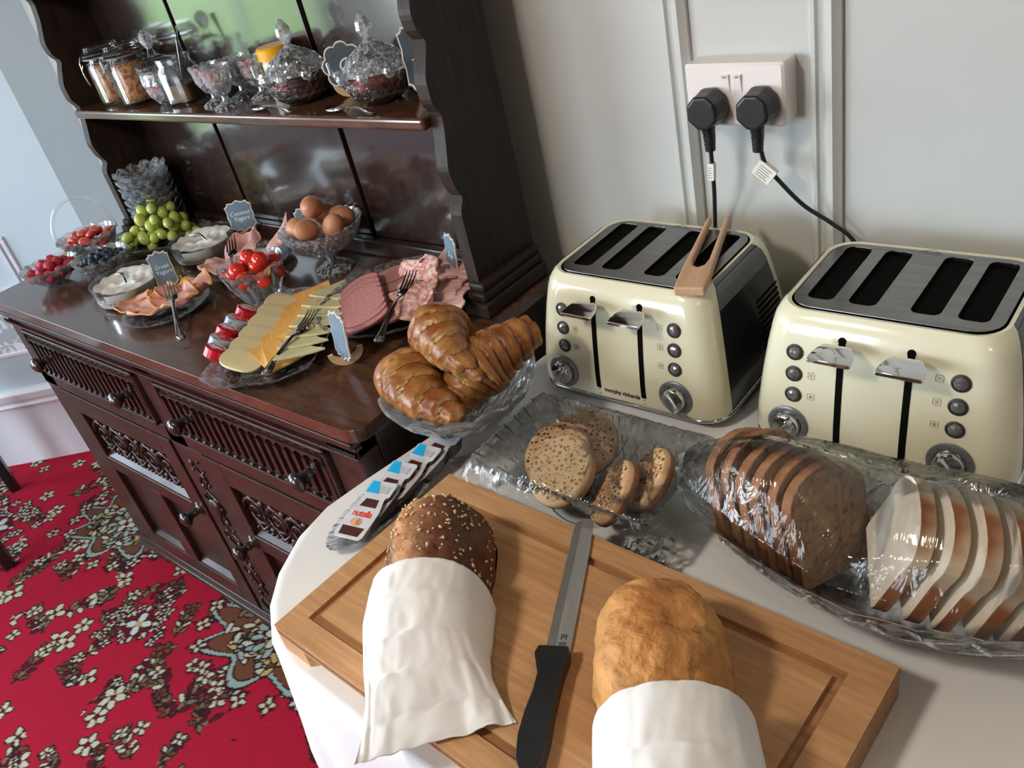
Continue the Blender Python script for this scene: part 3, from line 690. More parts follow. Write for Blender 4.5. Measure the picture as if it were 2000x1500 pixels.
for x0, x1, kx, flip in ((-2.203, -1.668, -1.700, 0), (-1.537, -1.033, -1.500, 1)):
    door = obj('door', loc(MB().box(x0, x1, FY + .016, .595, .102, .642)), 'wood_dk', sb)
    f_ = MB(); sw = .062
    f_.box(x0, x0 + sw, FY - .002, FY + .016, .102, .642); f_.box(x1 - sw, x1, FY - .002, FY + .016, .102, .642)
    for c, d_ in ((.582, .642), (.395, .437), (.102, .155)): f_.box(x0 + sw, x1 - sw, FY - .002, FY + .016, c, d_)
    xm = (x0 + x1) / 2; f_.box(xm - .03, xm + .03, FY - .002, FY + .016, .155, .395)
    obj('door_frame', loc(f_), 'wood', door, bevel=.002)
    for a, b_, z in ((x0 + sw, x1 - sw, .437), (x0 + sw, xm - .03, .155), (xm + .03, x1 - sw, .155)):
        ch = MB(); ch.add([(a, FY - .002, z), (b_, FY - .002, z), (b_, FY + .016, z + .016), (a, FY + .016, z + .016)], [(0, 1, 2, 3)])
        ch.tube([(a, FY + .000, z + .002), (b_, FY + .000, z + .002)], .0022, 6)
        obj('sill_chamfer', loc(ch), 'wood', door)
    for i_, (a, b_, c, d_) in enumerate(((x0 + sw, x1 - sw, .453, .582), (x0 + sw, xm - .03, .171, .395), (xm + .03, x1 - sw, .171, .395))):
        obj('panel', loc(MB().box(a, b_, FY + .013, FY + .017, c, d_)), 'wood', door)
    obj('scroll_carving', loc(scrolls(x0 + sw + .01, x1 - sw - .01, .462, .575, FY + .012, 3 + flip, 5)), 'wood', door, smooth=True)
    knob(door, kx, .430 if not flip else .410)
# carved centre stile and left edge carving
cs = MB()
for k in range(15):
    z = .12 + k * .034
    cs.ball((-1.602 + (.012 if k % 2 else -.012), FY + .001, z), .008, 8, sq=(1, .6, 1.2))
    cs.ball((-1.602 - (.02 if k % 2 else -.02), FY + .001, z + .012), .0045, 6)
cs.ball((-1.602, FY - .001, .47), .02, 10, sq=(1, .45, 1.3), nz=.5, seed=4)
for sg in (-1, 1): cs.tube([(-1.602 + sg * .028 * sin(t / 16 * 8 * pi + (sg > 0)) * 1.0 + sg * .006, FY + .001, .12 + t * .0145 * 2) for t in range(17)], .003, 6)
obj('stile_carving', loc(cs), 'wood', sb, smooth=True)
le = MB()
for k in range(9): le.ball((-2.285, FY + .02, .44 + k * .022), .013, 8, sq=(1, 1, .8), nz=.3, seed=k)
obj('side_carving', loc(le), 'wood', sb, smooth=True)

# ------------------------------------------------------------------ dresser: open rack standing on the sideboard
hu = thing('dresser_rack', 'tall dark oak plate rack with scalloped sides standing on the sideboard', 'dresser', (-1.575, 1.0, SZ))
def hl(mb):
    mb.v = [(x + 1.575, y - 1.0, z - SZ) for x, y, z in mb.v]; return mb
kz = [(.89, .0), (1.08, .0), (1.10, .016), (1.112, .004), (1.15, -.004), (1.19, .006), (1.22, .012), (1.24, .012), (1.252, .0), (1.29, -.002), (1.325, .012), (1.345, .022), (1.352, .008), (1.385, .002), (1.43, .016), (1.47, .022), (1.50, .004), (1.56, .0), (1.62, .02), (1.75, .02), (1.8, 0), (2.02, 0)]
zz = np.linspace(.89, 2.02, 150); off = np.interp(zz, [a for a, _ in kz], [b_ for _, b_ in kz])
off = np.convolve(np.pad(off, 1, mode='edge'), [.25, .5, .25], 'valid')
for xa, xb in ((-2.195, -2.170), (-.990, -.965)):
    side = MB(); prof = [(.905 + o_, z) for o_, z in zip(off, zz)]
    ol = prof + [(1.06, 2.02), (1.06, .89)]
    T = Matrix(((0, 0, 1, 0), (1, 0, 0, 0), (0, 1, 0, 0), (0, 0, 0, 1)))
    side.prism(ol, xa, xb, T=T)
    obj('side_panel', hl(side), 'wood_side', hu, bevel=.003)
for x0, x1 in ((-2.17, -1.836), (-1.822, -1.390), (-1.376, -.990)):
    obj('back_board', hl(MB().box(x0, x1, 1.040, 1.052, .925, 2.02)), 'wood_v', hu, bevel=.002)
obj('back_frame', hl(MB().box(-2.17, -.99, 1.052, 1.06, .89, 2.02)), 'wood_dk', hu)
for z, nm in ((1.234, 'shelf'), (1.512, 'shelf')):
    sh = MB().box(-2.170, -.990, .897, 1.040, z - .02, z)
    obj(nm, hl(sh), 'wood_top' if z < 1.3 else 'wood', hu, bevel=.0055, segs=3)
obj('top_rail', hl(MB().box(-2.17, -.99, .915, 1.04, 1.98, 2.02)), 'wood', hu)
obj('ledge_strip', hl(MB().box(-2.17, -.99, 1.018, 1.040, .89, .927)), 'wood', hu, bevel=.004)
for xa, xb in ((-2.215, -2.155), (-.998, -.940)):
    pl = MB(); pl.box(xa, xb, .885, 1.058, .89, .918); pl.box(xa + .006, xb - .006, .89, 1.058, .918, .935); pl.box(xa + .012, xb - .010, .897, 1.058, .935, .95)
    obj('side_foot', hl(pl), 'wood_side', hu, bevel=.005)

# ------------------------------------------------------------------ table with its cloth
TZ = .81
tb = thing('buffet_table', 'long wooden buffet table hidden under the white cloth', 'table', (0, .65, 0))
obj('table_top', MB().box(-.83, 1.05, -.33, .45, .775, TZ - .006), 'wood', tb)
for x in (-.74, .98):
    for y in (-.27, .38): obj('leg', MB().cyl(.025, 0, .775, 12, T=Matrix.Translation((x, y, 0))), 'wood', tb)
ol = [(1.08, 1.10), (-.872, 1.10), (-.868, .95), (-.880, .83), (-.900, .70), (-.915, .62), (-.930, .54), (-.940, .47), (-.930, .41), (-.900, .350), (-.862, .305), (-.815, .272), (-.76, .254), (-.6, .245), (-.2, .24), (.3, .24), (1.08, .24)]
def densify(ol, st):
    o2 = []
    for i, a in enumerate(ol):
        b_ = ol[(i + 1) % len(ol)]; n = max(1, int(math.dist(a, b_) / st))
        for k in range(n): t = k / n; o2.append((a[0] + (b_[0] - a[0]) * t, a[1] + (b_[1] - a[1]) * t))
    return o2
o2 = densify(ol, .018)
n = len(o2); cx, cy = 0.1, .67
acc = [0]
for i in range(n): acc.append(acc[-1] + math.dist(o2[i], o2[(i + 1) % n]))
rg = []
for t in (1.0, .97, .9, .75, .5, .2, .02):      # inner rings of the top, flat
    pass
for s_ in (.02, .3, .6, .85, .96, .99):
    rg.append([(cx + (x - cx) * s_, cy + (y - cy) * s_, TZ + .0006 * noise.noise(Vector((x * 3 * s_, y * 3 * s_, 1)))) for x, y in o2])
for d, dz in ((0, 0), (.004, -.004), (.006, -.012)):
    rg.append([(x - d * (1 if x < 0 else -1) * .7, y + (-d if y < .7 else 0), TZ + dz) for x, y in o2])
for k in range(1, 15):
    d = k * .03; ring = []
    for i, (x, y) in enumerate(o2):
        a = Vector(o2[i - 1]); b_ = Vector(o2[(i + 1) % n]); tn = (b_ - a).normalized(); nn = Vector((tn.y, -tn.x))
        if nn.dot(Vector((x - cx, y - cy))) < 0: nn = -nn
        corner = math.exp(-((x + .88) ** 2 + (y - .30) ** 2) / .02)
        wv = (.5 + .5 * sin(acc[i] * 34 + 1.5 * sin(acc[i] * 9))) * .026 * min(1, d / .25) + .012 * d + corner * d * .02
        if y > 1.0: wv = 0
        if x < -.8 and y > .5: wv *= .35
        ring.append((x + nn.x * (wv + .006), y + nn.y * (wv + .006), TZ - .012 - d))
    rg.append(ring)
clo = MB().rings(rg, cap0=True, cap1=False)
obj('tablecloth', clo, 'cloth', smooth=True, sharp=50, label='white linen cloth draped over the buffet table and hanging in folds', cat='tablecloth')

# ------------------------------------------------------------------ toasters
def toaster(label, x, y):
    t = thing('toaster', label, 'toaster', (x, y, TZ), group='cream toasters on the buffet table')
    lv = [(.018, .158, .128), (.030, .160, .131), (.060, .158, .129), (.11, .152, .122), (.15, .146, .115), (.178, .141, .109), (.192, .137, .105), (.201, .132, .099), (.2055, .127, .094)]
    rings = [[(a, b_, z) for a, b_ in rrect(w, d, .036, 6)] for z, w, d in lv]
    nr = len(rings[0]); body = MB(); sp = MB()
    fs_b = []; fs_s = []
    for i in range(len(rings) - 1):
        for j in range(nr):
            k = (j + 1) % nr
            p, q_ = rings[i][j], rings[i][k]
            f = (i * nr + j, i * nr + k, (i + 1) * nr + k, (i + 1) * nr + j)
            flat_side = abs(p[0] - q_[0]) < 1e-4 and i < len(rings) - 1
            (fs_s if flat_side else fs_b).append(f)
    allv = [p for r in rings for p in r]
    body.add(allv, fs_b); sp.add(allv, fs_s)
    # inward lip
    inner = [(a, b_, .2045) for a, b_ in rrect(.122, .089, .031, 6)]
    n0 = len(body.v); body.add(rings[-1] + inner, [(j, (j + 1) % nr, nr + (j + 1) % nr, nr + j) for j in range(nr)])
    obj('body_shell', body, 'cream', t, smooth=True, sharp=40)
    for sg in (-1, 1):
        hp = MB(); hp.add(allv, [f for f in fs_s if allv[f[0]][0] * sg > 0]); use = sorted({i for f in hp.f for i in f}); mp_ = {o__: n__ for n__, o__ in enumerate(use)}
        hp.v = [hp.v[i] for i in use]; hp.f = [tuple(mp_[i] for i in f) for f in hp.f]
        obj('side_panel', hp, 'side', t, smooth=True, sharp=40)
    for sx in (-1, 1):
        gb = MB()
        def gp(u, v): # grey shoulder strip above the dark side
            z = .172 + .034 * u; w = np.interp(z, [a for a, _, _ in lv], [b_ for _, b_, _ in lv]); d = np.interp(z, [a for a, _, _ in lv], [c for _, _, c in lv]) - .036
            return (sx * (w + .0006), (v - .5) * 2 * d * .995, z)
        gb.grid(gp, 5, 3); obj('shoulder_strip', gb, 'greyp', t)
        vt = MB()
        for k in range(9):
            z = .06 + k * .009; xx = float(np.interp(z, [a for a, _, _ in lv], [b_ for _, b_, _ in lv])); vt.box(sx * xx - .0006, sx * xx + .0006, .02, .085, z, z + .003)
        obj('vent', vt, 'slot', t, kind='stuff')
    obj('recess', MB().prism(rrect(.1235, .0905, .032, 6), .186, .200), 'slot', t)
    # steel plate with four real slots
    holes = []; sw, sd = .0165, .071
    for cx_ in (-.087, -.036, .036, .087): holes.append(rrect(sw, sd, .009, 4, cx_, .006)[::-1])
    obj('steel_plate', MB().prism(rrect(.1195, .0865, .030, 6), .2005, .2065, holes=holes), 'steel', t, bevel=.0012)
    for cx_ in (-.087, -.036, .036, .087):
        w_ = MB(); o_ = rrect(sw + .0004, sd + .0004, .009, 4, cx_, .006); i_ = rrect(sw - .0035, sd - .004, .007, 4, cx_, .006)
        w_.rings([[(a, b_, .206) for a, b_ in o_], [(a, b_, .196) for a, b_ in o_], [(a, b_, .1955) for a, b_ in i_], [(a, b_, .150) for a, b_ in i_]], cap0=False)
        wl_ = obj('slot_liner', w_, 'slot', t)
        obj('slot_rim', MB().tube([(a, b_, .1958) for a, b_ in i_], .0007, 5, loop=True), 'greyp', wl_)
    hz_ = MB()
    hz_.tube([(.0 - .013, .082, .2068), (.0 + .013, .082, .2068), (0, .090, .2068)], .0004, 4, loop=True)
    obj('warning_mark', hz_, 'greyp', t)
    # base
    obj('base', MB().rings([[(a, b_, z) for a, b_ in rrect(w, d, .04, 6)] for z, w, d in ((.004, .150, .120), (.017, .155, .125))]), 'greyp', t, bevel=.002)
    obj('chrome_band', MB().tube([(a, b_, .0185) for a, b_ in rrect(.1585, .1285, .038, 8)], .0028, 8, loop=True), 'chrome', t, smooth=True)
    for sx in (-1, 1):
        for sy in (-1, 1): obj('foot', MB().cyl(.012, 0, .005, 16, T=Matrix.Translation((sx * .12, sy * .09, 0))), 'black', t)
    # front face helpers: frame lying on the leaning front
    dz = [a for a, _, _ in lv]; dd = [c for _, _, c in lv]
    def F(x_, z_, off=0.0):
        d0 = float(np.interp(z_ - .006, dz, dd)); d1 = float(np.interp(z_ + .006, dz, dd)); d = (d0 + d1) / 2
        up = Vector((0, (d0 - d1), .012)).normalized(); nn = Vector((1, 0, 0)).cross(up)
        p = Vector((x_, -d, z_)) + nn * off
        return frame(p, (1, 0, 0), up)
    for sx in (-.041, .038):
        gs = MB(); pts = []
        zs = np.linspace(.030, .179, 14)
        for z_ in zs: pts.append(F(sx, float(z_), .0004))
        L_ = [p @ Vector((-.0042, 0, 0)) for p in pts]; R2 = [p @ Vector((.0042, 0, 0)) for p in pts]
        gs.add(L_ + R2, [(i, i + 14, i + 15, i + 1) for i in range(13)])
        gs.cyl(.0050, -.0004, .0006, 16, T=F(sx, .179)); gs.cyl(.0042, -.0004, .0005, 12, T=F(sx, .030))
        obj('lever_slot', gs, 'slot', t)
        lev = thing_part('lever', t)
        T = F(sx, .172)
        obj('lever_stem', MB().rings([[T @ Vector((a, b_, z_)) for a, b_ in ((-.003 * q_, -.0035), (.003 * q_, -.0035), (.003 * q_, .0035), (-.003 * q_, .0035))] for z_, q_ in ((0, 1), (.012, 1), (.022, 1.5))]), 'chrome', lev)
        pad = MB(); rgs = []
        for k in range(9):
            s_ = k / 8; z_ = .014 + .030 * s_; wv = .017 + .009 * sin(min(1, s_ * 1.3) * pi / 2); th = .0032 - .0008 * s_; y0 = .004 - .010 * s_ ** 1.5
            rgs.append([T @ Vector((a * wv + .0, y0 + b_ * th, z_)) for a, b_ in ((-1, -.3), (-.9, -1), (.9, -1), (1, -.3), (1, .3), (.9, 1), (-.9, 1), (-1, .3))])
        pad.rings(rgs); obj('paddle', pad, 'chrome', lev, smooth=True, sharp=50, bevel=.0012)
        obj('lever_pin', MB().tube([T @ Vector((-.004, -.007, .026)), T @ Vector((.006, -.007, .026))], .0022, 8), 'greyp', lev)
    for sx in (-.098, .093):
        for z_ in (.155, .126, .097):
            T = F(sx, z_)
            b_ = obj('button', MB().lathe([(.0105, -.001), (.0108, .0012), (.0088, .0022), (.0082, .001)], 24, T=T), 'ink', t, smooth=True, sharp=30)
            obj('button_cap', MB().lathe([(.0084, 0), (.0082, .0018), (.006, .0034), (.003, .0042), (.0001, .0044)], 8, T=T), 'gem', b_)
            # symbol beside the button
            X = sx + .0225 if sx < 0 else sx - .0225
            if not (sx < 0 and z_ > .15):
                T2 = F(X, z_ + .001, .0003); s_ = .0042; ic = MB()
                ic.tube([T2 @ Vector((a, b2, 0)) for a, b2 in rrect(s_, s_, .001, 2)], .00028, 4, loop=True)
                if z_ > .15:
                    ic.tube([T2 @ Vector((-.0028, -.0028, 0)), T2 @ Vector((.0028, .0028, 0))], .00028, 4); ic.tube([T2 @ Vector((-.0028, .0028, 0)), T2 @ Vector((.0028, -.0028, 0))], .00028, 4)
                elif z_ > .12:
                    for a in (-.0014, 0, .0014): ic.tube([T2 @ Vector((a + .0004 * sin(k * 1.6), -.0025 + k * .001, 0)) for k in range(6)], .00025, 4)
                    for sg in (-1, 1): ic.tube([T2 @ Vector((sg * .001, sg * s_, 0)), T2 @ Vector((sg * .001 + .0012, sg * (s_ + .0012), 0))], .00035, 4)
                else:
                    for k in range(4): a = pi * k / 4; ic.tube([T2 @ Vector((-.0026 * cos(a), -.0026 * sin(a), 0)), T2 @ Vector((.0026 * cos(a), .0026 * sin(a), 0))], .0003, 4)
                obj('symbol', ic, 'icon', t, kind='stuff')
    for sx, ang in ((-.104, -35), (.092, 32)):
        T = F(sx, .052)
        dl = obj('dial', MB().lathe([(.0265, -.001), (.0265, .0018), (.0235, .0030), (.019, .0032), (.019, .001)], 40, T=T), 'ring', t, smooth=True, sharp=30)
        T = T @ Matrix.Rotation(R(ang), 4, 'Z')
        obj('knob', MB().lathe([(.0185, .001), (.0185, .005), (.017, .0115), (.014, .013), (.0001, .013)], 32, T=T), 'chrome', dl, smooth=True, sharp=40)
        rg_ = MB(); rg_.rings([[T @ Vector((w_ * cos(a) , h_ * sin(a), z_)) for a in [2 * pi * k / 20 for k in range(20)]] for z_, w_, h_ in ((.012, .0062, .0175), (.019, .0052, .0162), (.0215, .0036, .0145))])
        obj('knob_grip', rg_, 'chrome', dl, smooth=True, sharp=40)
        dm = MB()
        for k in range(7):
            a = R(200 - k * 36); dm.cyl(.0008, .0025, .0034, 8, T=F(sx, .052) @ Matrix.Translation((.0222 * cos(a), .0222 * sin(a), 0)))
        obj('dial_marks', dm, 'ink', dl, kind='stuff')
    text('morphy richards', .0098, F(0.0, .036, .0003), 'ink', t, off=.00022, space=.96)
    return t

def thing_part(name, parent):
    o = bpy.data.objects.new(name, None); COL.objects.link(o); o.empty_display_size = .01; o.parent = parent
    return o

t1 = toaster('cream four-slice toaster with wooden tongs lying across its steel top', -.650, .9665)
t2 = toaster('cream four-slice toaster at the far right with nothing on its steel top', -.290, .970)

# wooden toast tongs
tg = MB()
def bl(t, side): # outline of one prong in x
    pass
ol = [(-.0205, -.005), (.0205, -.005), (.0215, .03), (.0205, .06), (.0165, .205), (.0105, .205), (.0115, .075), (.008, .058), (0, .052), (-.008, .058), (-.0115, .075), (-.0105, .205), (-.0165, .205), (-.0205, .06), (-.0215, .03)]
tg.prism(ol, 0, .013)
obj('toast_tongs', tg, 'beech', bevel=.0025, loc=(-.535, .868, TZ + .2068), rot=(R(1.0), 0, R(16.5)), label='pale wooden toast tongs lying across the top of the cream toaster', cat='tongs')

# ------------------------------------------------------------------ socket, plugs and leads
sk_ = thing('wall_socket', 'white double wall socket with two rocker switches on the panelled wall', 'socket', (-.571, 1.135, 1.203))
bb = MB(); T = Matrix(((1, 0, 0, 0), (0, 0, -1, 0), (0, 1, 0, 0), (0, 0, 0, 1)))   # local: x right, y up, z out of wall
bb.prism(rrect(.073, .043, .004, 3), 0, .033, T=T); obj('back_box', bb, 'socket', sk_, bevel=.002)
bb = MB(); bb.rings([[T @ Vector((a, b_, z)) for a, b_ in rrect(w, h, .004, 3)] for z, w, h in ((.033, .0735, .0435), (.037, .0735, .0435), (.0405, .070, .040))]); obj('face_plate', bb, 'socket', sk_, smooth=True, sharp=30)
for x in (-.0105, .0075):
    sw_ = MB(); sw_.rings([[T @ Vector((x + a, .017 + b_, z)) for a, b_ in ((-.0065, -.013), (.0065, -.013), (.0065, .013), (-.0065, .013))] for z in (.0385, .0412)])
    s1 = obj('switch_surround', sw_, 'socket', sk_, bevel=.0006)
    obj('rocker', MB().add([T @ Vector((x + a, .017 + b_, z)) for a, b_, z in ((-.0055, -.012, .0415), (.0055, -.012, .0415), (.0055, .006, .0435), (-.0055, .006, .0435), (.0055, .012, .0445), (-.0055, .012, .0445), (-.0055, -.012, .040), (.0055, -.012, .040), (.0055, .012, .040), (-.0055, .012, .040))],
        [(0, 1, 2, 3), (3, 2, 4, 5), (1, 7, 8, 4, 2), (0, 3, 5, 9, 6), (5, 4, 8, 9), (0, 6, 7, 1)]), 'socket', s1)
    text('ON', .0035, T @ Matrix.Translation((x, .0262, .0447)), 'ink', s1, ext=.0001)

def plug(label, x, z, tilt, pts, tagp, tagrot, face):
    t = thing('plug', label, 'plug', (x, 1.0945, z), (0, tilt, 0), group='black three-pin plugs in the wall socket')
    pr = []
    hexo = [(-.025, -.012), (-.025, .010), (-.012, .024), (.008, .025), (.021, .014), (.025, -.004), (.022, -.014), (.008, -.026), (-.009, -.026)]
    mb = MB(); mb.rings([[T @ Vector((a * q_, b_ * q_, zz_)) for a, b_ in hexo] for zz_, q_ in ((0, 1.0), (.008, 1.04), (.020, .97), (.034, .93), (.037, .86))])
    obj('plug_body', mb, 'black', t, smooth=False, bevel=.0025)
    g = MB(); rr = [(.0115, .0), (.0125, -.02)] 
    path = [(0, -.018 - .003, -.024), (0, -.019, -.036), (0, -.019, -.048), (0, -.019, -.060)]
    g.tube(path, [.0105, .0088, .0078, .0072], 10)
    for k in range(4): g.tube([(0, -.019, -.038 - k * .0055), (0, -.019, -.0405 - k * .0055)], .0090 - k * .0004, 10)
    obj('cable_grip', g, 'black', t, smooth=True, sharp=50)
    return t
def catmull(P, k=8):
    P = [Vector(p) for p in P]; P = [P[0] * 2 - P[1]] + P + [P[-1] * 2 - P[-2]]; out = []
    for i in range(1, len(P) - 2):
        for j in range(k):
            t = j / k; a, b_, c, d = P[i - 1], P[i], P[i + 1], P[i + 2]
            out.append(.5 * ((2 * b_) + (c - a) * t + (2 * a - 5 * b_ + 4 * c - d) * t * t + (3 * b_ - a - 3 * c + d) * t ** 3))
    out.append(P[-2]); return out
plug('black plug in the socket half nearer the dark dresser', -.603, 1.190, 0, None, None, None, 1)
plug('black plug in the socket half nearer the far corner', -.528, 1.192, R(2), None, None, None, 1)
cords = [('thin black lead hanging straight down from the socket behind the toaster', [(-.603, 1.076, 1.132), (-.604, 1.078, 1.10), (-.610, 1.088, 1.06), (-.622, 1.105, 1.01), (-.632, 1.115, .93), (-.63, 1.118, .85), (-.63, 1.112, .815)], (-.6045, 1.0755, 1.098), .010, .026, 4),
         ('thin black lead curving away from the socket to the far toaster', [(-.526, 1.076, 1.133), (-.521, 1.078, 1.112), (-.505, 1.085, 1.085), (-.476, 1.098, 1.045), (-.440, 1.108, 1.016), (-.41, 1.116, .985), (-.36, 1.118, .90), (-.32, 1.117, .815)], (-.519, 1.076, 1.100), .030, .024, 38)]
for lb, P, tp, tw, thh, ang in cords:
    cd = thing('power_lead', lb, 'cable', P[-1])
    o_ = Vector(P[-1])
    obj('lead', MB().tube([p - o_ for p in catmull(P)], .0032, 8), 'black', cd, smooth=True)
    Tt = Matrix.Translation(Vector(tp) - o_) @ Matrix.Rotation(R(ang), 4, 'Y') @ T
    tgm = MB(); tgm.prism(rrect(tw / 2, thh / 2, .0015, 2, -tw * .12 if tw > .02 else 0, 0), -.0045, -.0005 + .0045 * 0 + .0038, T=Tt)
    tg_ = obj('paper_tag', tgm, 'tag', cd)
    ln = MB()
    for k in range(5): ln.box(-tw * .45, tw * (.2 - .1 * (k % 2)), -.009 + k * .0038, -.0082 + k * .0038, .0036, .0039, T=Tt)
    obj('tag_print', ln, 'icon', tg_, kind='stuff')

# ------------------------------------------------------------------ bread board, loaves, knife
BZ = TZ + .045
bd = thing('bread_board', 'thick bamboo bread board with a juice groove carrying two loaves and a knife', 'board', (-.781, .266, TZ), (0, 0, R(-2.6)))
BW, BD = .612, .307
slab = MB()
gr = [(.030, .030), (BW - .036, .030), (BW - .036, BD - .030), (.030, BD - .030)]
gi = [(.041, .041), (BW - .047, .041), (BW - .047, BD - .041), (.041, BD - .041)]
slab.prism([(0, 0), (BW, 0), (BW, BD), (0, BD)], .030, .045, holes=[gr[::-1]])
slab.prism(gi, .030, .045)
slab.box(0, BW, .0, BD, .026, .0385)
slab.prism([(0, 0), (.05, 0), (.075, .022), (BW - .075, .022), (BW - .05, 0), (BW, 0), (BW, BD), (0, BD)], .0, .026)
obj('slab', slab, 'bamboo', bd)
obj('juice_groove', MB().prism(gr, .0385, .0392, holes=[gi[::-1]]), 'bamboo_d', bd)
for i_, (a, b_) in enumerate(((0, .0022), (BW - .0022, BW))):
    obj('end_grain', MB().box(a - .0004 if a == 0 else a, b_ if a == 0 else b_ + .0004, .001, BD - .001, .002, .044), 'bamboo_d', bd)

def loaf(name, label, p0, d, L_, hw, hh, mat, colf, seed, amp):
    d = Vector((*d, 0)).normalized(); sd = Vector((-d.y, d.x, 0)) * -1
    t = thing(name, label, 'bread', (*p0, BZ))
    mb = MB(); cols = []; rgs = []; NU, NV = 72, 90
    for i in range(NV + 1):
        s_ = i / NV; e = min(1, s_ / .26); e2 = min(1, (1 - s_) / .2)
        k = (1 - (1 - e) ** 2.3) ** .5 * (1 - (1 - e2) ** 2.3) ** .5; k = max(k, .03); slim = 1 - .10 * min(1, max(0, (s_ - .42) / .12)) - .25 * max(0, s_ - .6)
        ring = []
        for j in range(NU):
            a = 2 * pi * j / NU; ca_, sa = cos(a), sin(a)
            x = hw * k * slim * math.copysign(abs(ca_) ** .85, ca_); z = hh * (k ** .8) * (sa if sa > 0 else 0) if sa > 0 else -.0
            lat = x; 
            if sa <= 0: z = 0.004 * (1 - k) ; 
            else: z = hh * slim * (k ** .75) * sa ** .8
            P = d * (s_ * L_) + sd * lat; q_ = Vector((lat * 22, s_ * L_ * 16, z * 22))
            nn = noise.noise(q_ + Vector((seed, 0, 0))) * amp + noise.noise(q_ * 3.1) * amp * .35
            crack = abs(noise.noise(q_ * 1.3 + Vector((0, seed * 2, 5)))) if name == 'white_loaf' else 1
            if sa > 0:
                nn -= (max(0, .07 - crack) / .07) * .0034; nn += (.0022 * noise.noise(q_ * 7) if name == 'white_loaf' else 0)
                P = P + Vector((sd.x * ca_ * nn, sd.y * ca_ * nn, sa * nn)) 
            ring.append((P.x, P.y, max(.0005, P.z + z)))
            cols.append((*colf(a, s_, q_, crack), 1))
        rgs.append(ring)
    mb.rings(rgs)
    obj('crust', mb, mat, t, smooth=True, cols=cols)
    return t, d, sd
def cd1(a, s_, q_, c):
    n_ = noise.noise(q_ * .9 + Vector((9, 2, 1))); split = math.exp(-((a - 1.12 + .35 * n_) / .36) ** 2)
    base = Vector((.125, .040, .014)) * (1 + .5 * n_); split_tone = Vector((.62, .31, .14)) * (1 + .4 * noise.noise(q_ * 4))  # paler crust colour along the split
    return tuple(base.lerp(split_tone, min(1, split * 1.1)))
def cd2(a, s_, q_, c):
    n_ = noise.noise(q_ * .7 + Vector((3, 7, 1))); n2 = noise.noise(q_ * 2.2)
    top = math.exp(-((a - 1.65) / .62) ** 2) * math.exp(-((s_ - .30) / .2) ** 2)
    base = Vector((.66, .345, .115)); dk = Vector((.50, .19, .048))
    v = base.lerp(dk, max(0, min(1, top * .8 + n_ * .8)))
    return tuple(v * (1 - .42 * max(0, .06 - c) / .06) * (1 + .28 * n2))
LD1, LD2 = (.576, -.817), (.555, -.832)
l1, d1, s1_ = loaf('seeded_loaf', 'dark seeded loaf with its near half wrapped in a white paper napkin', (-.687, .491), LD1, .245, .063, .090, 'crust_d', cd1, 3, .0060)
l2, d2, s2_ = loaf('white_loaf', 'pale golden crusty loaf with its near half wrapped in a white paper napkin', (-.389, .497), LD2, .27, .067, .090, 'crust_p', cd2, 8, .0075)
sm = MB(); rr = random.Random(5)
for k in range(230):
    a = rr.uniform(.9, 3.0) if k % 5 else rr.uniform(.1, 1.2); s_ = rr.uniform(.02, .62); e = min(1, s_ / .26); kk = (1 - (1 - e) ** 2.3) ** .5
    lat = .063 * kk * math.copysign(abs(cos(a)) ** .85, cos(a)); z = .092 * kk ** .75 * sin(a) ** .8
    P = d1 * (s_ * .245) + s1_ * lat; P.z = z
    N_ = (s1_ * cos(a) + Vector((0, 0, sin(a)))).normalized(); q_ = Vector((lat * 22, s_ * .245 * 16, z * 22))
    nn = noise.noise(q_ + Vector((3, 0, 0))) * .0060 + noise.noise(q_ * 3.1) * .0021
    P = P + N_ * (nn + .0004); ux = N_.orthogonal().normalized(); ux = Matrix.Rotation(rr.uniform(0, 6), 3, N_) @ ux
    T_ = frame(P, ux, N_.cross(ux)); sz = rr.choice((.0012, .0014, .0017, .0020, .0026)); 
    sm.ball((0, 0, 0), sz, 6, sq=(1.25, .75, .5), T=T_)
obj('seeds', sm, 'seed', l1, smooth=True, kind='stuff')

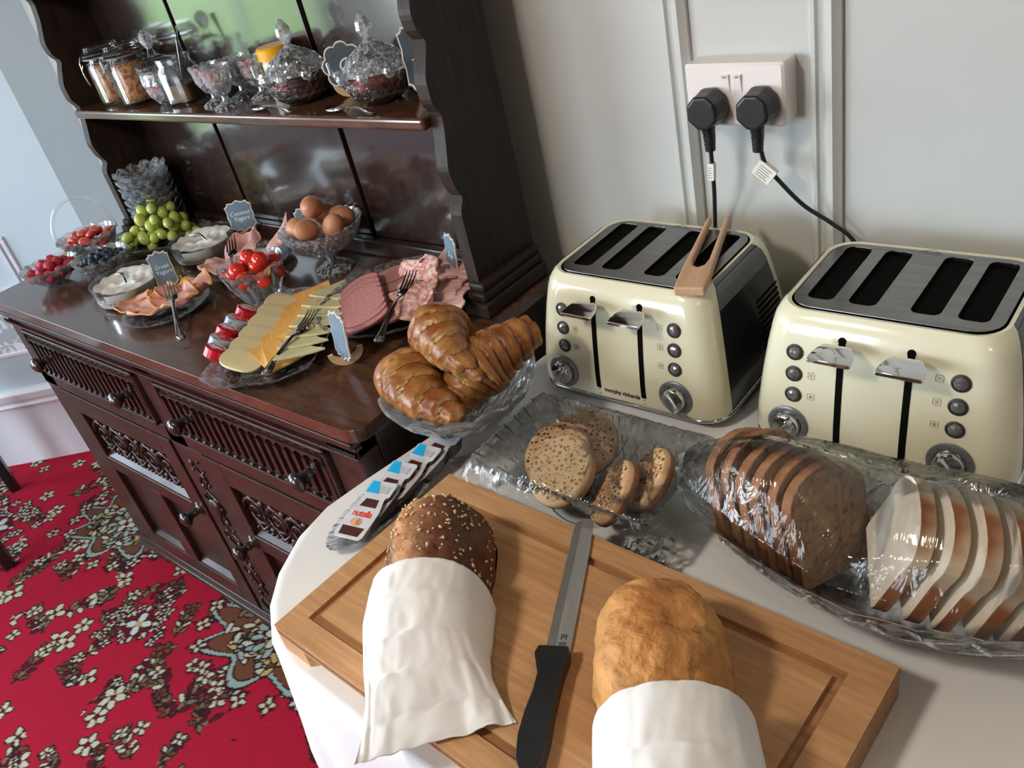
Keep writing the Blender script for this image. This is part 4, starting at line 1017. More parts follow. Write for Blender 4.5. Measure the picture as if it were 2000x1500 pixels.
def sleeve(name, label, C, mat='paper', seed=1, ruffle=.006):
    """C: list of (x, y, halfwidth, height, base z offset) along the loaf"""
    def f(u, v):
        i = min(len(C) - 2, int(v * (len(C) - 1))); t = v * (len(C) - 1) - i; t2 = t * t * (3 - 2 * t)
        x, y, hw, hh, bz = [p + (q_ - p) * t2 for p, q_ in zip(C[i], C[i + 1])]
        d = (Vector(C[i + 1][:2]) - Vector(C[i][:2])).normalized(); sd = Vector((d.y, -d.x)) * -1
        if i < len(C) - 2: 
            d2_ = (Vector(C[i + 2][:2]) - Vector(C[i + 1][:2])).normalized(); sd = sd.lerp(Vector((d2_.y, -d2_.x)) * -1, t2 * .5).normalized()
        if i > 0:
            d0_ = (Vector(C[i][:2]) - Vector(C[i - 1][:2])).normalized(); sd = sd.lerp(Vector((d0_.y, -d0_.x)) * -1, (1 - t2) * .5).normalized()
        a = pi * u
        lat = -hw * cos(a); z = hh * max(0, sin(a)) ** .75
        lat = -hw * math.copysign(abs(cos(a)) ** .88, cos(a))
        fold = ruffle * v * noise.noise(Vector((u * 5, v * 2.2, seed))) + .0022 * noise.noise(Vector((u * 14, v * 9, seed + 4)))
        fold += ruffle * .55 * v * noise.noise(Vector((u * 11 + v * 2.5, v * .8, seed * 5))) - .0045 * max(0, 1 - abs(u - .66 - .2 * v) / .035) * max(0, 1 - abs(v - .62) / .3) + .0016 * noise.noise(Vector((u * 30, v * 22, seed)))
        crease = -.0035 * math.exp(-((u - .20) / .018) ** 2) * (1 if seed == 1 else 0)
        z += (fold + crease) * (1 if .03 < u < .97 else .2)
        lat += .4 * fold * cos(a)
        return (x + sd.x * lat, y + sd.y * lat, BZ + bz + max(z, .0015))
    mb = MB().grid(f, 61, 49, th=.0007)
    return obj(name, mb, mat, smooth=True, label=label, cat='napkin')
# frames run from the cut edge of the napkin to its tail beyond the loaf
sleeve('paper_napkin', 'white paper napkin wrapped round the dark seeded loaf', [(-.606, .372, .070, .095, 0), (-.582, .338, .070, .090, 0), (-.556, .308, .066, .074, .001), (-.535, .288, .066, .052, .001), (-.514, .268, .074, .024, .001), (-.496, .251, .082, .007, .0)], seed=1, ruffle=.009)
sleeve('paper_napkin', 'white paper napkin wrapped round the pale golden loaf', [(-.294, .368, .0735, .096, 0), (-.262, .322, .075, .092, 0), (-.225, .267, .078, .086, .001), (-.19, .215, .082, .07, .001), (-.150, .155, .088, .05, .0)], seed=2, ruffle=.004)

# bread knife
kn = thing('bread_knife', 'serrated bread knife with a black handle lying between the two loaves', 'knife', (-.449, .392, BZ + .0006), (0, R(0), R(115.4)))
bl2 = MB(); ol = []
nS = 34
for k in range(nS * 2 + 1):
    x = .012 + k * .176 / (nS * 2); ol.append((x, .0125 if k % 2 else .0138))
ol = [(-.004, .0135)] + ol + [(.199, .0125), (.2045, .006), (.203, -.0095), (.16, -.0122), (-.004, -.0138)]
bl2.prism(ol[::-1], 0.0012, .0030)
obj('blade', bl2, 'blade', kn)
obj('ground_edge', MB().add([(.0, .0132, .00312), (.198, .0120, .00312), (.203, .004, .00312), (.0, .0035, .00312)], [(3, 2, 1, 0)]), 'blade2', kn)
hd = MB(); ho = [(.004, .0165), (-.006, .0195), (-.016, .016), (-.03, .0115), (-.05, .012), (-.075, .0155), (-.10, .0165), (-.125, .013), (-.137, .006), (-.138, -.004), (-.128, -.012), (-.10, -.0135), (-.07, -.0125), (-.03, -.0135), (-.006, -.0165), (.004, -.0155)]
hd.prism(ho[::-1], .0002, .018)
obj('handle', hd, 'black', kn, smooth=True, sharp=40, bevel=.005, segs=4)
lt = text('PI', .010, Matrix.Translation((.026, -.004, .0031)) @ Matrix.Rotation(R(-90), 4, 'Z'), 'ink', kn, off=.0001)
ln = MB()
for k in range(3): ln.box(.0155 + k * .0016, .0163 + k * .0016, -.008, .0005, .0031, .00325)
obj('blade_print', ln, 'ink', kn, kind='stuff')

# ------------------------------------------------------------------ crumpet dish
RZ = .075
dish = thing('crumpet_dish', 'rectangular footed cut glass dish of crumpets under cling film', 'dish', (-.588, .662, TZ))
def rectdish(w, d, h, foot=.012):
    mb = MB(); rg = []
    lv = [(.30, .004, foot), (.42, .0, foot + .002), (.62, .0, foot + .007), (.88, 0, h * .75), (.97, 0, h * .96), (1.0, 0, h), (.985, 0, h + .004), (.965, 0, h), (.93, 0, h * .93), (.84, 0, h * .75 + .001), (.58, 0, foot + .013), (.02, 0, foot + .011)]
    for i, (s_, _, z) in enumerate(lv):
        o_ = rrect(w * s_, d * s_, min(w, d) * s_ * .22, 6); o3 = densify(o_, .006 * s_ + .001) if False else o_
        rg.append([(a, b_, z) for a, b_ in o3])
    # resample every ring to the same count
    n_ = 160; out = []
    for li, r_ in enumerate(rg):
        per = [0]
        for i in range(len(r_)): per.append(per[-1] + math.dist(r_[i][:2], r_[(i + 1) % len(r_)][:2]))
        ring = []
        for k in range(n_):
            t_ = per[-1] * k / n_; i = max(j for j in range(len(r_)) if per[j] <= t_ + 1e-12); f_ = (t_ - per[i]) / max(1e-9, per[i + 1] - per[i])
            a, b_ = r_[i], r_[(i + 1) % len(r_)]
            x, y = a[0] + (b_[0] - a[0]) * f_, a[1] + (b_[1] - a[1]) * f_
            sc = .0012 if (k % 2 and 3 < li < 8) else 0
            if 1 < li < 4:
                q_ = max(tri(k / 10 + li * .5), tri(k / 10 - li * .5)); sc = -.0022 * (1 - q_)
            l_ = math.hypot(x, y); ring.append((x * (1 + sc / max(l_, .01)), y * (1 + sc / max(l_, .01)), r_[i][2] + (.0015 if (k % 4 < 2 and 3 < li < 7) else 0)))
        out.append(ring)
    mb.rings(out); return mb
obj('dish_body', rectdish(.142, .086, RZ), 'crystal', dish)
cutm = MB()
for k in range(11):
    a = k * pi / 11
    for rr_ in ((.012, .05),): cutm.tube([(rr_[0] * cos(a), rr_[0] * sin(a) * .7, .0125), (rr_[1] * 1.5 * cos(a), rr_[1] * .8 * sin(a), .0135)], [.0004, .0016], 5)
for sx in (-1, 1):
    for k in range(6):
        y = -.055 + k * .022; cutm.tube([(sx * .085, y, .026), (sx * .118, y + .012, .052)], .0013, 5); cutm.tube([(sx * .085, y + .012, .026), (sx * .118, y, .052)], .0013, 5)
for sy in (-1, 1):
    for k in range(10):
        x = -.10 + k * .021; cutm.tube([(x, sy * .052, .028), (x + .012, sy * .071, .054)], .0013, 5); cutm.tube([(x + .012, sy * .052, .028), (x, sy * .071, .054)], .0013, 5)
obj('cut_pattern', cutm, 'crystal_s', dish, kind='stuff')
obj('foot', MB().lathe([(.060, 0), (.061, .004), (.048, .009), (.040, .0125), (.038, .0125), (.046, .006), (.058, .001)], 48, sx=1.15, sy=1), 'glass', dish, smooth=True, sharp=30)

def crumpet(label, pos, nrm, spin, r_=.047, th=.016, toast=False, seed=0):
    N_ = Vector(nrm).normalized(); ux = Vector((cos(spin), sin(spin), 0)); ux = (ux - N_ * ux.dot(N_)).normalized()
    T = frame(pos, ux, N_.cross(ux))
    t = bpy.data.objects.new('crumpet', None); COL.objects.link(t); t.matrix_world = T; t.empty_display_size = .02
    t['label'] = label; t['category'] = 'crumpet'; t['group'] = 'crumpets in the glass dish'
    pr = [(.0001, 0), (r_ * .96, 0), (r_, .002), (r_ * 1.01, th * .6), (r_ * .97, th * .92), (r_ * .90, th), (r_ * .5, th + .0005), (.0001, th + .0008)]
    obj('crumpet_base', MB().lathe(pr, 40), 'crumpet_s' if toast else 'crumpet', t, smooth=True, sharp=60)
    h = MB(); rr = random.Random(seed); pts = []
    tries = 0
    while len(pts) < 130 and tries < 6000:
        tries += 1; a = rr.uniform(0, 2 * pi); q_ = r_ * .9 * rr.random() ** .5; p = (q_ * cos(a), q_ * sin(a)); s_ = rr.choice((.0011, .0014, .0018, .0024, .0030)) * (.8 if toast else 1)
        if all(math.dist(p, p2) > s_ + s2 + .0005 for p2, s2 in pts): pts.append((p, s_))
    for p, s_ in pts:
        zt = th + .0009 if math.hypot(*p) < r_ * .5 else th + .0006
        h.lathe([(s_, zt + .0001), (s_ * .9, zt - .0002 + .0003), (.0001, zt + .00005)], 7, T=Matrix.Translation((p[0], p[1], 0)), sy=rr.uniform(.7, 1), cap0=False)
    obj('pores', h, 'hole_d' if toast else 'hole', t, kind='stuff')
    obj('browned_rim', MB().lathe([(r_ * 1.0, .0015), (r_ * 1.013, th * .3), (r_ * 1.013, th * .5), (r_ * 1.0, th * .62)], 40), 'brcrust' if toast else 'crumpet_s', t, smooth=True)
    return t
crumpet('pale crumpet at the front of the glass dish, full of large open pores', (-.602, .628, TZ + .060), (-.16, -.55, .80), .3, .049, .017, False, 1)
crumpet('toasted crumpet directly behind the front pale crumpet', (-.628, .652, TZ + .057), (.05, -.60, .80), .8, .049, .015, True, 2)
crumpet('crumpet at the back of the glass dish, mostly hidden by two others', (-.615, .694, TZ + .056), (.25, -.55, .85), 1.2, .046, .015, True, 3)
crumpet('dark-pored crumpet leaning on edge against the pale front crumpet', (-.520, .628, TZ + .052), (-.62, -.38, .68), .4, .044, .017, True, 4)
crumpet('outermost crumpet leaning on edge at the toaster end of the glass dish', (-.490, .662, TZ + .056), (-.60, -.36, .70), 1.0, .044, .017, True, 5)

def filmsheet(fn, name, label, parent=None, nu=70, nv=50, mat='film'):
    return obj(name, MB().grid(fn, nu, nv), mat, parent, smooth=True, label=label, cat='cling film')
def ff(u, v):
    X, Y = (u - .5) * 2, (v - .5) * 2
    ex = max(abs(X), abs(Y)); x, y = -.588 + X * .150, .662 + Y * .094
    z = TZ + RZ + .007 + .028 * math.exp(-((X + .15) / .45) ** 2 - (Y / .7) ** 2) * (1 - ex ** 4)
    z += .0022 * noise.noise(Vector((X * 3, Y * 7, 2)))
    if ex > .9:
        k = (ex - .9) / .1; z -= k * .030; x += X * .004 * k; y += Y * .004 * k
        z += k * .004 * noise.noise(Vector((X * 14, Y * 14, 5))); x += .004 * k * noise.noise(Vector((X * 16, Y * 16, 1)))
    return (x, y, z)
filmsheet(ff, 'cling_film', 'clear cling film stretched over the dish of crumpets')
def fc(u, v):
    X, Y = u - .5, v - .5; p = Vector((X * 5, Y * 5, 3))
    return (-.462 + X * .075 + .012 * noise.noise(p * 1.4), .586 + Y * .055 + .012 * noise.noise(p * 1.4 + Vector((5, 5, 5))), TZ + .018 + .022 * abs(noise.noise(p * 1.3 + Vector((1, 8, 2)))) + .006 * noise.noise(p * 4) + Y * .03)
obj('film_crumple', MB().grid(fc, 34, 30), 'film2', label='crumpled end of cling film on the cloth beside the crumpet dish', cat='cling film')

# ------------------------------------------------------------------ croissant compote
cp = thing('glass_compote', 'footed glass bowl with a wavy rim holding three croissants', 'bowl', (-.818, .676, TZ))
co_ = cut_glass([(.004, .044, 0, 0), (.016, .047, 0, 0), (.050, .060, 1, 0), (.085, .082, 1, 0), (.106, .104, .6, .4), (.115, .118, 0, 1)], [(.111, .120, 0, 1), (.100, .104, 0, .4), (.078, .084, 0, 0), (.04, .064, 0, 0), (.002, .056, 0, 0)], nf=22, depth=.004, scal=14, sdep=.010, segs=6, sub=5)
obj('bowl', co_, 'crystal', cp)
ftm = MB(); n_ = 96; rg = []
for r_, z, w_ in ((.052, 0, 0), (.053, .003, 0), (.046, .007, 1), (.026, .014, 1), (.014, .020, 0), (.012, .036, 0), (.016, .048, 0)):
    rg.append([((r_ - .0) * cos(2 * pi * j / n_), r_ * sin(2 * pi * j / n_), z + (.0018 * w_ * (abs(cos(14 * pi * j / n_ * 1.0)) - .5))) for j in range(n_)])
ftm.rings(rg); obj('foot', ftm, 'glass', cp)

def croissant(label, P, r_, colseed, split=.4, tap=1.0):
    """P: control points of the spine; split: where along it the body is fattest"""
    path = catmull(P, 26); n_ = len(path); mb = MB(); cols = []; rgs = []
    edges = [0, .10, .24, .42, .62, .82, 1.0001]
    for i, p in enumerate(path):
        s_ = i / (n_ - 1); tt = (split - s_) / split * .93 if s_ < split else (s_ - split) / (1 - split)
        a = path[max(0, i - 1)]; b_ = path[min(n_ - 1, i + 1)]; d = (b_ - a).normalized()
        u = d.cross(Vector((0, 0, 1))).normalized(); w_ = u.cross(d)
        ring = []
        for j in range(56):
            an = 2 * pi * j / 56; q_ = Vector((cos(an), sin(an), s_ * 5 + colseed))
            t3 = max(0, min(1, tt + .035 * sin(an * 2 + colseed) + .03 * noise.noise(q_ * 1.3)))
            li = max(k for k in range(6) if edges[k] <= t3); step = (t3 - edges[li]) / (edges[li + 1] - edges[li])
            rad = r_ * (1.03 - tap * .11 * li * (1 + .10 * li) ) * (1 - .07 * step) * (1 - .30 * max(0, (step - .82) / .18))
            if s_ < .015 or s_ > .985: rad *= .55
            rr_ = rad * (1 + .09 * noise.noise(q_ * 1.4)) + .0007 * sin(step * 30 + 4 * noise.noise(q_ * 2)) * (step > .25)
            ring.append(tuple(p + u * rr_ * cos(an) * 1.0 + w_ * rr_ * sin(an) * .93))
            br = .5 + .5 * noise.noise(q_ * 1.8 + Vector((4, 4, 4))); st2 = .5 + .5 * sin(step * 46 + 6 * noise.noise(q_ * 1.6))
            c_ = Vector((.30, .095, .020)).lerp(Vector((.66, .36, .12)), max(0, min(1, .15 + step * .35 + (br - .5) * 1.1)))
            if step > .80: c_ = c_.lerp(Vector((.74, .50, .24)), (step - .80) / .2 * .8)
            if step < .10 and li: c_ = c_.lerp(Vector((.12, .03, .008)), .75)
            c_ = c_ * (.80 + .30 * st2)
            if sin(an) < -.3: c_ = c_.lerp(Vector((.70, .46, .20)), .45)
            cols.append((*(c_ * .84), 1))
        rgs.append(ring)
    mb.rings(rgs)
    return obj('croissant', mb, 'croissant', smooth=True, cols=cols, label=label, cat='croissant', group='croissants in the footed glass bowl')
croissant('topmost croissant resting across the other two', [(-.858, .752, TZ + .165), (-.850, .700, TZ + .188), (-.800, .664, TZ + .184), (-.742, .655, TZ + .158)], .047, 1, split=.36)
croissant('lower croissant lying at the near rim of the glass bowl', [(-.888, .682, TZ + .130), (-.876, .640, TZ + .140), (-.820, .612, TZ + .135), (-.748, .606, TZ + .122)], .050, 5, split=.34, tap=.8)
croissant('lower croissant pointing up towards the toasters', [(-.800, .640, TZ + .105), (-.785, .685, TZ + .138), (-.764, .728, TZ + .156), (-.735, .778, TZ + .170)], .052, 9, split=.42, tap=.62)

# ------------------------------------------------------------------ large oval bowl of sliced bread
BX, BY = -.205, .662
bb_ = thing('bread_bowl', 'large oval cut glass bowl of sliced brown and white bread under cling film', 'bowl', (BX, BY, TZ))
lift = lambda a: .012 * cos(2 * a) + .004 * cos(6 * a)
ob = cut_glass([(.12, .0, 0, 0), (.135, .004, 0, 0), (.165, .030, 1, 0), (.205, .066, 1, 0), (.232, .090, .3, .8), (.240, .097, 0, 1)], [(.236, .094, 0, 1), (.222, .085, 0, .8), (.195, .064, 0, 0), (.155, .030, 0, 0), (.12, .010, 0, 0), (.002, .008, 0, 0)],
               nf=26, depth=.007, scal=26, sdep=.005, segs=6, sub=6, sx=1.0, sy=.44, lift=lift)
obj('bowl', ob, 'crystal', bb_)
dm = MB()
for k in range(20):
    a = 2 * pi * k / 20
    for s_ in (-1, 1):
        pts = []
        for i in range(7):
            t = i / 6; r_ = .158 + .058 * t; z = .024 + .050 * t; aa = a + s_ * (t - .5) * .30
            pts.append(((r_ + .001) * cos(aa), .44 * (r_ + .004) * sin(aa), z))
        dm.tube(pts, [.0006, .0022, .0030, .0033, .0030, .0022, .0006], 6)
obj('cut_fans', dm, 'crystal_s', bb_, kind='stuff')

def bread_outline(w, h, n=9):
    pts = [(-w * .9, 0), (w * .9, 0), (w * .95, h * .06), (w * .93, h * .55)]
    for k in range(n): a = R(-25 + 230 * 0 + 115 * k / (n - 1)); 
    top = [(w * .98 * cos(R(a)) * (1 + .04 * sin(R(2 * a))), h * .66 + h * .34 * sin(R(a))) for a in np.linspace(-8, 188, 15)]
    return pts + [(float(a), float(b_)) for a, b_ in top] + [(-w * .93, h * .55), (-w * .95, h * .06)]
def slice_(kind, label, c, nrm, up, w, h, th, seed, bend=0):
    T_ = frame(c, Vector(up).cross(Vector(nrm)), up)     # x across, y up, z = nrm
    mb = MB(); ol = bread_outline(w, h); ol = [(a * (1 + .03 * noise.noise(Vector((a * 30, b_ * 30, seed)))), b_ * (1 + .03 * noise.noise(Vector((a * 20, b_ * 20, seed + 3))))) for a, b_ in ol]
    ol = [(a, b_ - h / 2) for a, b_ in ol]
    mb.prism(ol, -th / 2, th / 2, mi=0, mside=1)
    mats = ('brcrumb', 'brcrust') if kind == 'brown' else ('whcrumb', 'whcrust')
    o = obj('bread_slice', mb, mats, bevel=.0022, segs=2, label=label, cat='bread', group=kind + ' bread slices in the oval bowl')
    o.matrix_world = T_
    return o
ordn = ('frontmost', 'second', 'third', 'fourth', 'fifth', 'hindmost')
def rotv(v, ax, a): return Matrix.Rotation(a, 3, Vector(ax).normalized()) @ Vector(v)
for k in range(6):
    nrm = Vector((.91, -.34, .24)); up = rotv((-.34, .05, .95), nrm, R(-12 - 2 * (k % 2)))
    slice_('brown', ('frontmost brown slice showing its speckled crumb face' if k == 0 else '%s brown slice of the leaning stack, counted from the white bread' % ordn[k]),
           (-.268 - k * .0190, .655 + k * .003 + .003 * sin(k * 2), TZ + .094 + .002 * k), nrm, up, .055, .124 - .003 * (k % 2), .0140, k)
for k in range(6):
    nrm = Vector((-.70, -.35 - .02 * k, .60 - .03 * k)); up = rotv((.38, .06, .92), nrm, R(0 + 4 * (k % 2)))
    slice_('white', ('white slice with its whole pale face turned to the brown bread' if k == 0 else '%s white slice of the leaning stack, counted from the brown bread' % ordn[k]),
           (-.189 + k * .0262, .640 + k * .003, TZ + .116 - k * .002), nrm, up, .057, .116, .0150, 20 + k)

def fb(u, v):
    a = 2 * pi * v; r_ = u
    x, y = cos(a) * r_, sin(a) * r_
    base = .115 + (lift(a)) * r_ ** 3
    g = lambda cx_, cy_, s_, h_: h_ * math.exp(-(((x - cx_) / s_) ** 2 + ((y - cy_) / (s_ * 1.5)) ** 2))
    top = max(g(-.42, -.25, .42, .078), g(.32, -.15, .5, .070), g(.9, 0, .3, .03))
    X, Y = BX + x * .245, BY + y * .245 * .46
    z = TZ + base + top * (1 - max(0, r_ - .75) * 3.9)
    z += .002 * noise.noise(Vector((x * 5, y * 9, 1)))
    if r_ > .93:
        k = (r_ - .93) / .07; z -= .040 * k; X += .010 * k * noise.noise(Vector((x * 9, y * 9, 3))); Y += .008 * k * noise.noise(Vector((x * 12, y * 12, 7)))
        X = X - x * .012 * k; Y = Y - y * .006 * k
    return (X, Y, z)
filmsheet(fb, 'cling_film', 'clear cling film stretched over the big oval bowl of bread', nu=44, nv=120)

# ------------------------------------------------------------------ spread portions on a little dish
nd_ = thing('small_dish', 'narrow oval cut glass dish under the chocolate spread portions', 'dish', (-.848, .515, TZ), (0, 0, R(0)))
obj('dish_body', cut_glass([(.07, 0, 0, 0), (.085, .003, .6, 0), (.112, .012, 1, .5), (.118, .015, 0, 1)], [(.112, .015, 0, 1), (.095, .008, 0, 0), (.002, .0055, 0, 0)], nf=36, depth=.003, scal=40, sdep=.003, segs=4, sub=3, sx=.36, sy=.96), 'crystal', nd_)
jar = [(-.0185, -.036), (.0185, -.036), (.0215, -.031), (.0215, .004), (.0185, .014), (.0165, .020), (.0165, .024), (.0205, .027), (.0205, .044), (.018, .047), (-.018, .047), (-.0205, .044), (-.0205, .027), (-.0165, .024), (-.0165, .020), (-.0185, .014), (-.0215, .004), (-.0215, -.031)]
names = ('nearest the loaf, its whole printed lid showing', 'second from the loaf end, half under the first', 'third from the loaf end, half under the second', 'last in the row, beside the foot of the croissant bowl')
for k in range(4):
    t = thing('spread_portion', 'sealed chocolate spread portion ' + names[k], 'spread', (-.844 + (.004, -.002, .002, .006)[k], .466 + k * .045, TZ + .031 - .0 * k), (R(9), R(-4), R((8, 4, 0, -4)[k])), group='chocolate spread portions in the small dish')
    t.scale = (1.22, 1.22, 1.22)
    cup = MB(); cup.rings([[(a * s_, b_ * s_ - (1 - s_) * .002, z) for a, b_ in jar] for z, s_ in ((-.016, .72), (-.013, .80), (-.001, .93), (0, .97))]); obj('cup', cup, 'pot', t, smooth=False)
    obj('foil_lid', MB().prism(jar, 0, .0011), 'lidw', t, bevel=.0004)
    z0, z1 = .0011, .0013
    obj('tab_print', MB().prism([(-.0175, .0285), (.003, .0285), (-.006, .0455), (-.0175, .0455)][::1], z0, z1), 'bluep', t)
    obj('barcode', MB().box(-.001, .015, .030, .040, z0, z1), 'barcode', t)
    obj('jar_print', MB().prism([(-.0125, .0085), (.0125, .0085), (.0095, .020), (-.0095, .020)], z0, z1), 'choc', t)
    obj('lower_print', MB().prism([(-.0145, -.032), (.0145, -.032), (.0165, -.020), (-.0165, -.020)], z0, z1), 'choc', t)
    if k == 0: obj('picture_print', MB().ball((-.001, -.0135, .0012), .0075, 12, sq=(1.15, .75, .03)), 'breadp', t)
    text('nutella', .0125, Matrix.Translation((0, -.0015, .0013)), 'redp', t, off=.0002, ext=.00008, space=.9)

# ------------------------------------------------------------------ food and glass on the sideboard
def bowl_round(name, label, x, y, r_, h, nf=14, scal=14, sd=.004, sx=1, sy=1, foot=.5, dep=.004, cat='bowl', mat='crystal', rz=0, sub=5, pat='diamond'):
    t = thing(name, label, cat, (x, y, SZ), (0, 0, rz))
    pr = [(r_ * foot, 0, 0, 0), (r_ * (foot + .05), h * .06, 0, 0), (r_ * (foot + .18), h * .22, 1, 0), (r_ * .88, h * .66, 1, 0), (r_, h, .2, 1)]
    inn = [(r_ * .965, h * .99, 0, 1), (r_ * .84, h * .66, 0, 0), (r_ * (foot + .12), h * .28, 0, 0), (.002, h * .2, 0, 0)]
    obj('bowl', cut_glass(pr, inn, nf=nf, depth=dep, scal=scal, sdep=sd, segs=5, sub=sub, sx=sx, sy=sy, pat=pat), mat, t)
    return t
def blobs(name, lab, cat, group, pts, r_, mat, sq=(1, 1, 1), nz=0.05, stem=False, seed=1, n=14, var=.1):
    rr = random.Random(seed)
    for i, (x, y, z, l_) in enumerate(pts):
        q_ = r_ * rr.uniform(1 - var, 1 + var)
        mb = MB().ball((0, 0, 0), q_, n, sq=sq, nz=nz, seed=i + seed)
        o = obj(name, mb, mat, smooth=True, loc=(x, y, z), rot=(rr.uniform(-.5, .5), rr.uniform(-.5, .5), rr.uniform(0, 6)), label=l_ or lab, cat=cat, group=group)
        if stem:
            st = MB(); N_ = Vector((rr.uniform(-.4, .4), rr.uniform(-.9, .0), .9)).normalized(); T_ = frame(N_ * q_ * .97, N_.orthogonal(), N_.cross(N_.orthogonal()))
            for k in range(5): a = 2 * pi * k / 5; st.tube([T_ @ Vector((0, 0, 0)), T_ @ Vector((.005 * cos(a), .005 * sin(a), .0012))], [.0012, .0004], 4)
            st.tube([T_ @ Vector((0, 0, 0)), T_ @ Vector((.001, .0, .007))], .0006, 4)
            obj('calyx', st, 'stalk', o)
def heap(cx_, cy_, z0, rad, r_, n, seed, rise, sy=1.0):
    rr = random.Random(seed); pts = []
    tries = 0
    while len(pts) < n and tries < 20000:
        tries += 1; a = rr.uniform(0, 2 * pi); q_ = rad * rr.random() ** .5; x, y = q_ * cos(a), q_ * sin(a) * sy
        if all(math.hypot(x - p[0], y - p[1]) > r_ * (1.25 if tries > 2500 else 1.8) for p in pts): pts.append((x, y))
    out = []
    for x, y in pts:
        e = 1 - (math.hypot(x, y / sy) / rad) ** 2
        out.append((cx_ + x, cy_ + y, z0 + rise * e + rr.uniform(-.002, .002), None))
    return out
bowl_round('fruit_bowl', 'small cut glass bowl of raspberries at the outer end of the sideboard', -2.165, .672, .068, .050, nf=12, foot=.35, pat='flute')
blobs('raspberry', 'raspberry heaped in the small glass bowl at the sideboard end', 'raspberry', 'raspberries in the small bowl', heap(-2.165, .672, SZ + .034, .050, .0125, 15, 3, .022), .0135, 'raspb', nz=.12)
bowl_round('fruit_bowl', 'small cut glass bowl of blueberries beside the raspberries', -2.03, .742, .066, .058, nf=12, foot=.35, pat='flute')
blobs('blueberry', 'blueberry heaped in the small glass bowl beside the raspberries', 'blueberry', 'blueberries in the small bowl', heap(-2.03, .742, SZ + .044, .048, .009, 26, 5, .018), .0090, 'blueb', nz=.02, n=12)
bk_ = bowl_round('glass_basket', 'glass basket with a tall arched handle filled with cut strawberries', -2.20, .800, .074, .066, nf=14, foot=.45, cat='basket', rz=R(66))
arc = [( -.072 * cos(pi * k / 24) * 1.0, .0 , .060 + .100 * sin(pi * k / 24)) for k in range(25)]
obj('handle', MB().tube(arc, .0042, 10), 'glass', bk_, smooth=True)
rr = random.Random(4)
for i, (x, y, z, _) in enumerate(heap(-2.20, .800, SZ + .050, .055, .014, 16, 8, .020)):
    mb = MB(); r_ = .015
    rg = []
    for k in range(7):
        a = k / 6; w_ = r_ * (sin(pi * min(1, a * .8 + .08)) ** .8); rg.append([(w_ * cos(2 * pi * j / 12), w_ * .65 * sin(2 * pi * j / 12), (a - .5) * .034) for j in range(12)])
    mb.rings(rg)
    obj('strawberry_piece', mb, 'strawb', smooth=True, loc=(x, y, z), rot=(rr.uniform(.7, 2.2), rr.uniform(-.6, .6), rr.uniform(0, 6)), label='cut strawberry piece heaped in the glass basket', cat='strawberry', group='strawberries in the glass basket')
gp_ = thing('oval_plate', 'oval glass plate carrying the bunch of green grapes', 'plate', (-2.05, .905, SZ), (0, 0, R(28)))
obj('plate_body', cut_glass([(.08, 0, 0, 0), (.10, .004, .5, 0), (.145, .026, .6, 1)], [(.141, .027, 0, 1), (.10, .009, 0, 0), (.002, .006, 0, 0)], nf=20, depth=.003, scal=20, sdep=.003, segs=4, sub=4, sx=1.0, sy=.62), 'crystal', gp_)
rr = random.Random(9); gpts = []
ux, uy = cos(R(28)), sin(R(28))
tries = 0
while len(gpts) < 50 and tries < 60000:
    tries += 1
    a, b_ = rr.uniform(-.105, .105), rr.uniform(-.055, .055); hmax = .030 + .095 * max(0, 1 - ((a - .012) / .085) ** 2) * max(0, 1 - (b_ / .07) ** 2)
    c_ = rr.uniform(.022, max(.024, hmax)); e = (a / .105) ** 2 + (b_ / .058) ** 2
    if e > 1: continue
    if all((a - p[0]) ** 2 + (b_ - p[1]) ** 2 + (c_ - p[2]) ** 2 > .0218 ** 2 for p in gpts): gpts.append((a, b_, c_))
for a, b_, c_ in gpts:
    obj('grape', MB().ball((0, 0, 0), .0132 * rr.uniform(.9, 1.08), 12, sq=(1, 1, 1.16)), 'grape', smooth=True, loc=(-2.05 + a * ux - b_ * uy, .905 + a * uy + b_ * ux, SZ + c_), rot=(rr.uniform(-.8, .8), rr.uniform(-.8, .8), 0), label='green grape in the bunch on the oval glass plate', cat='grape', group='green grapes on the oval plate')
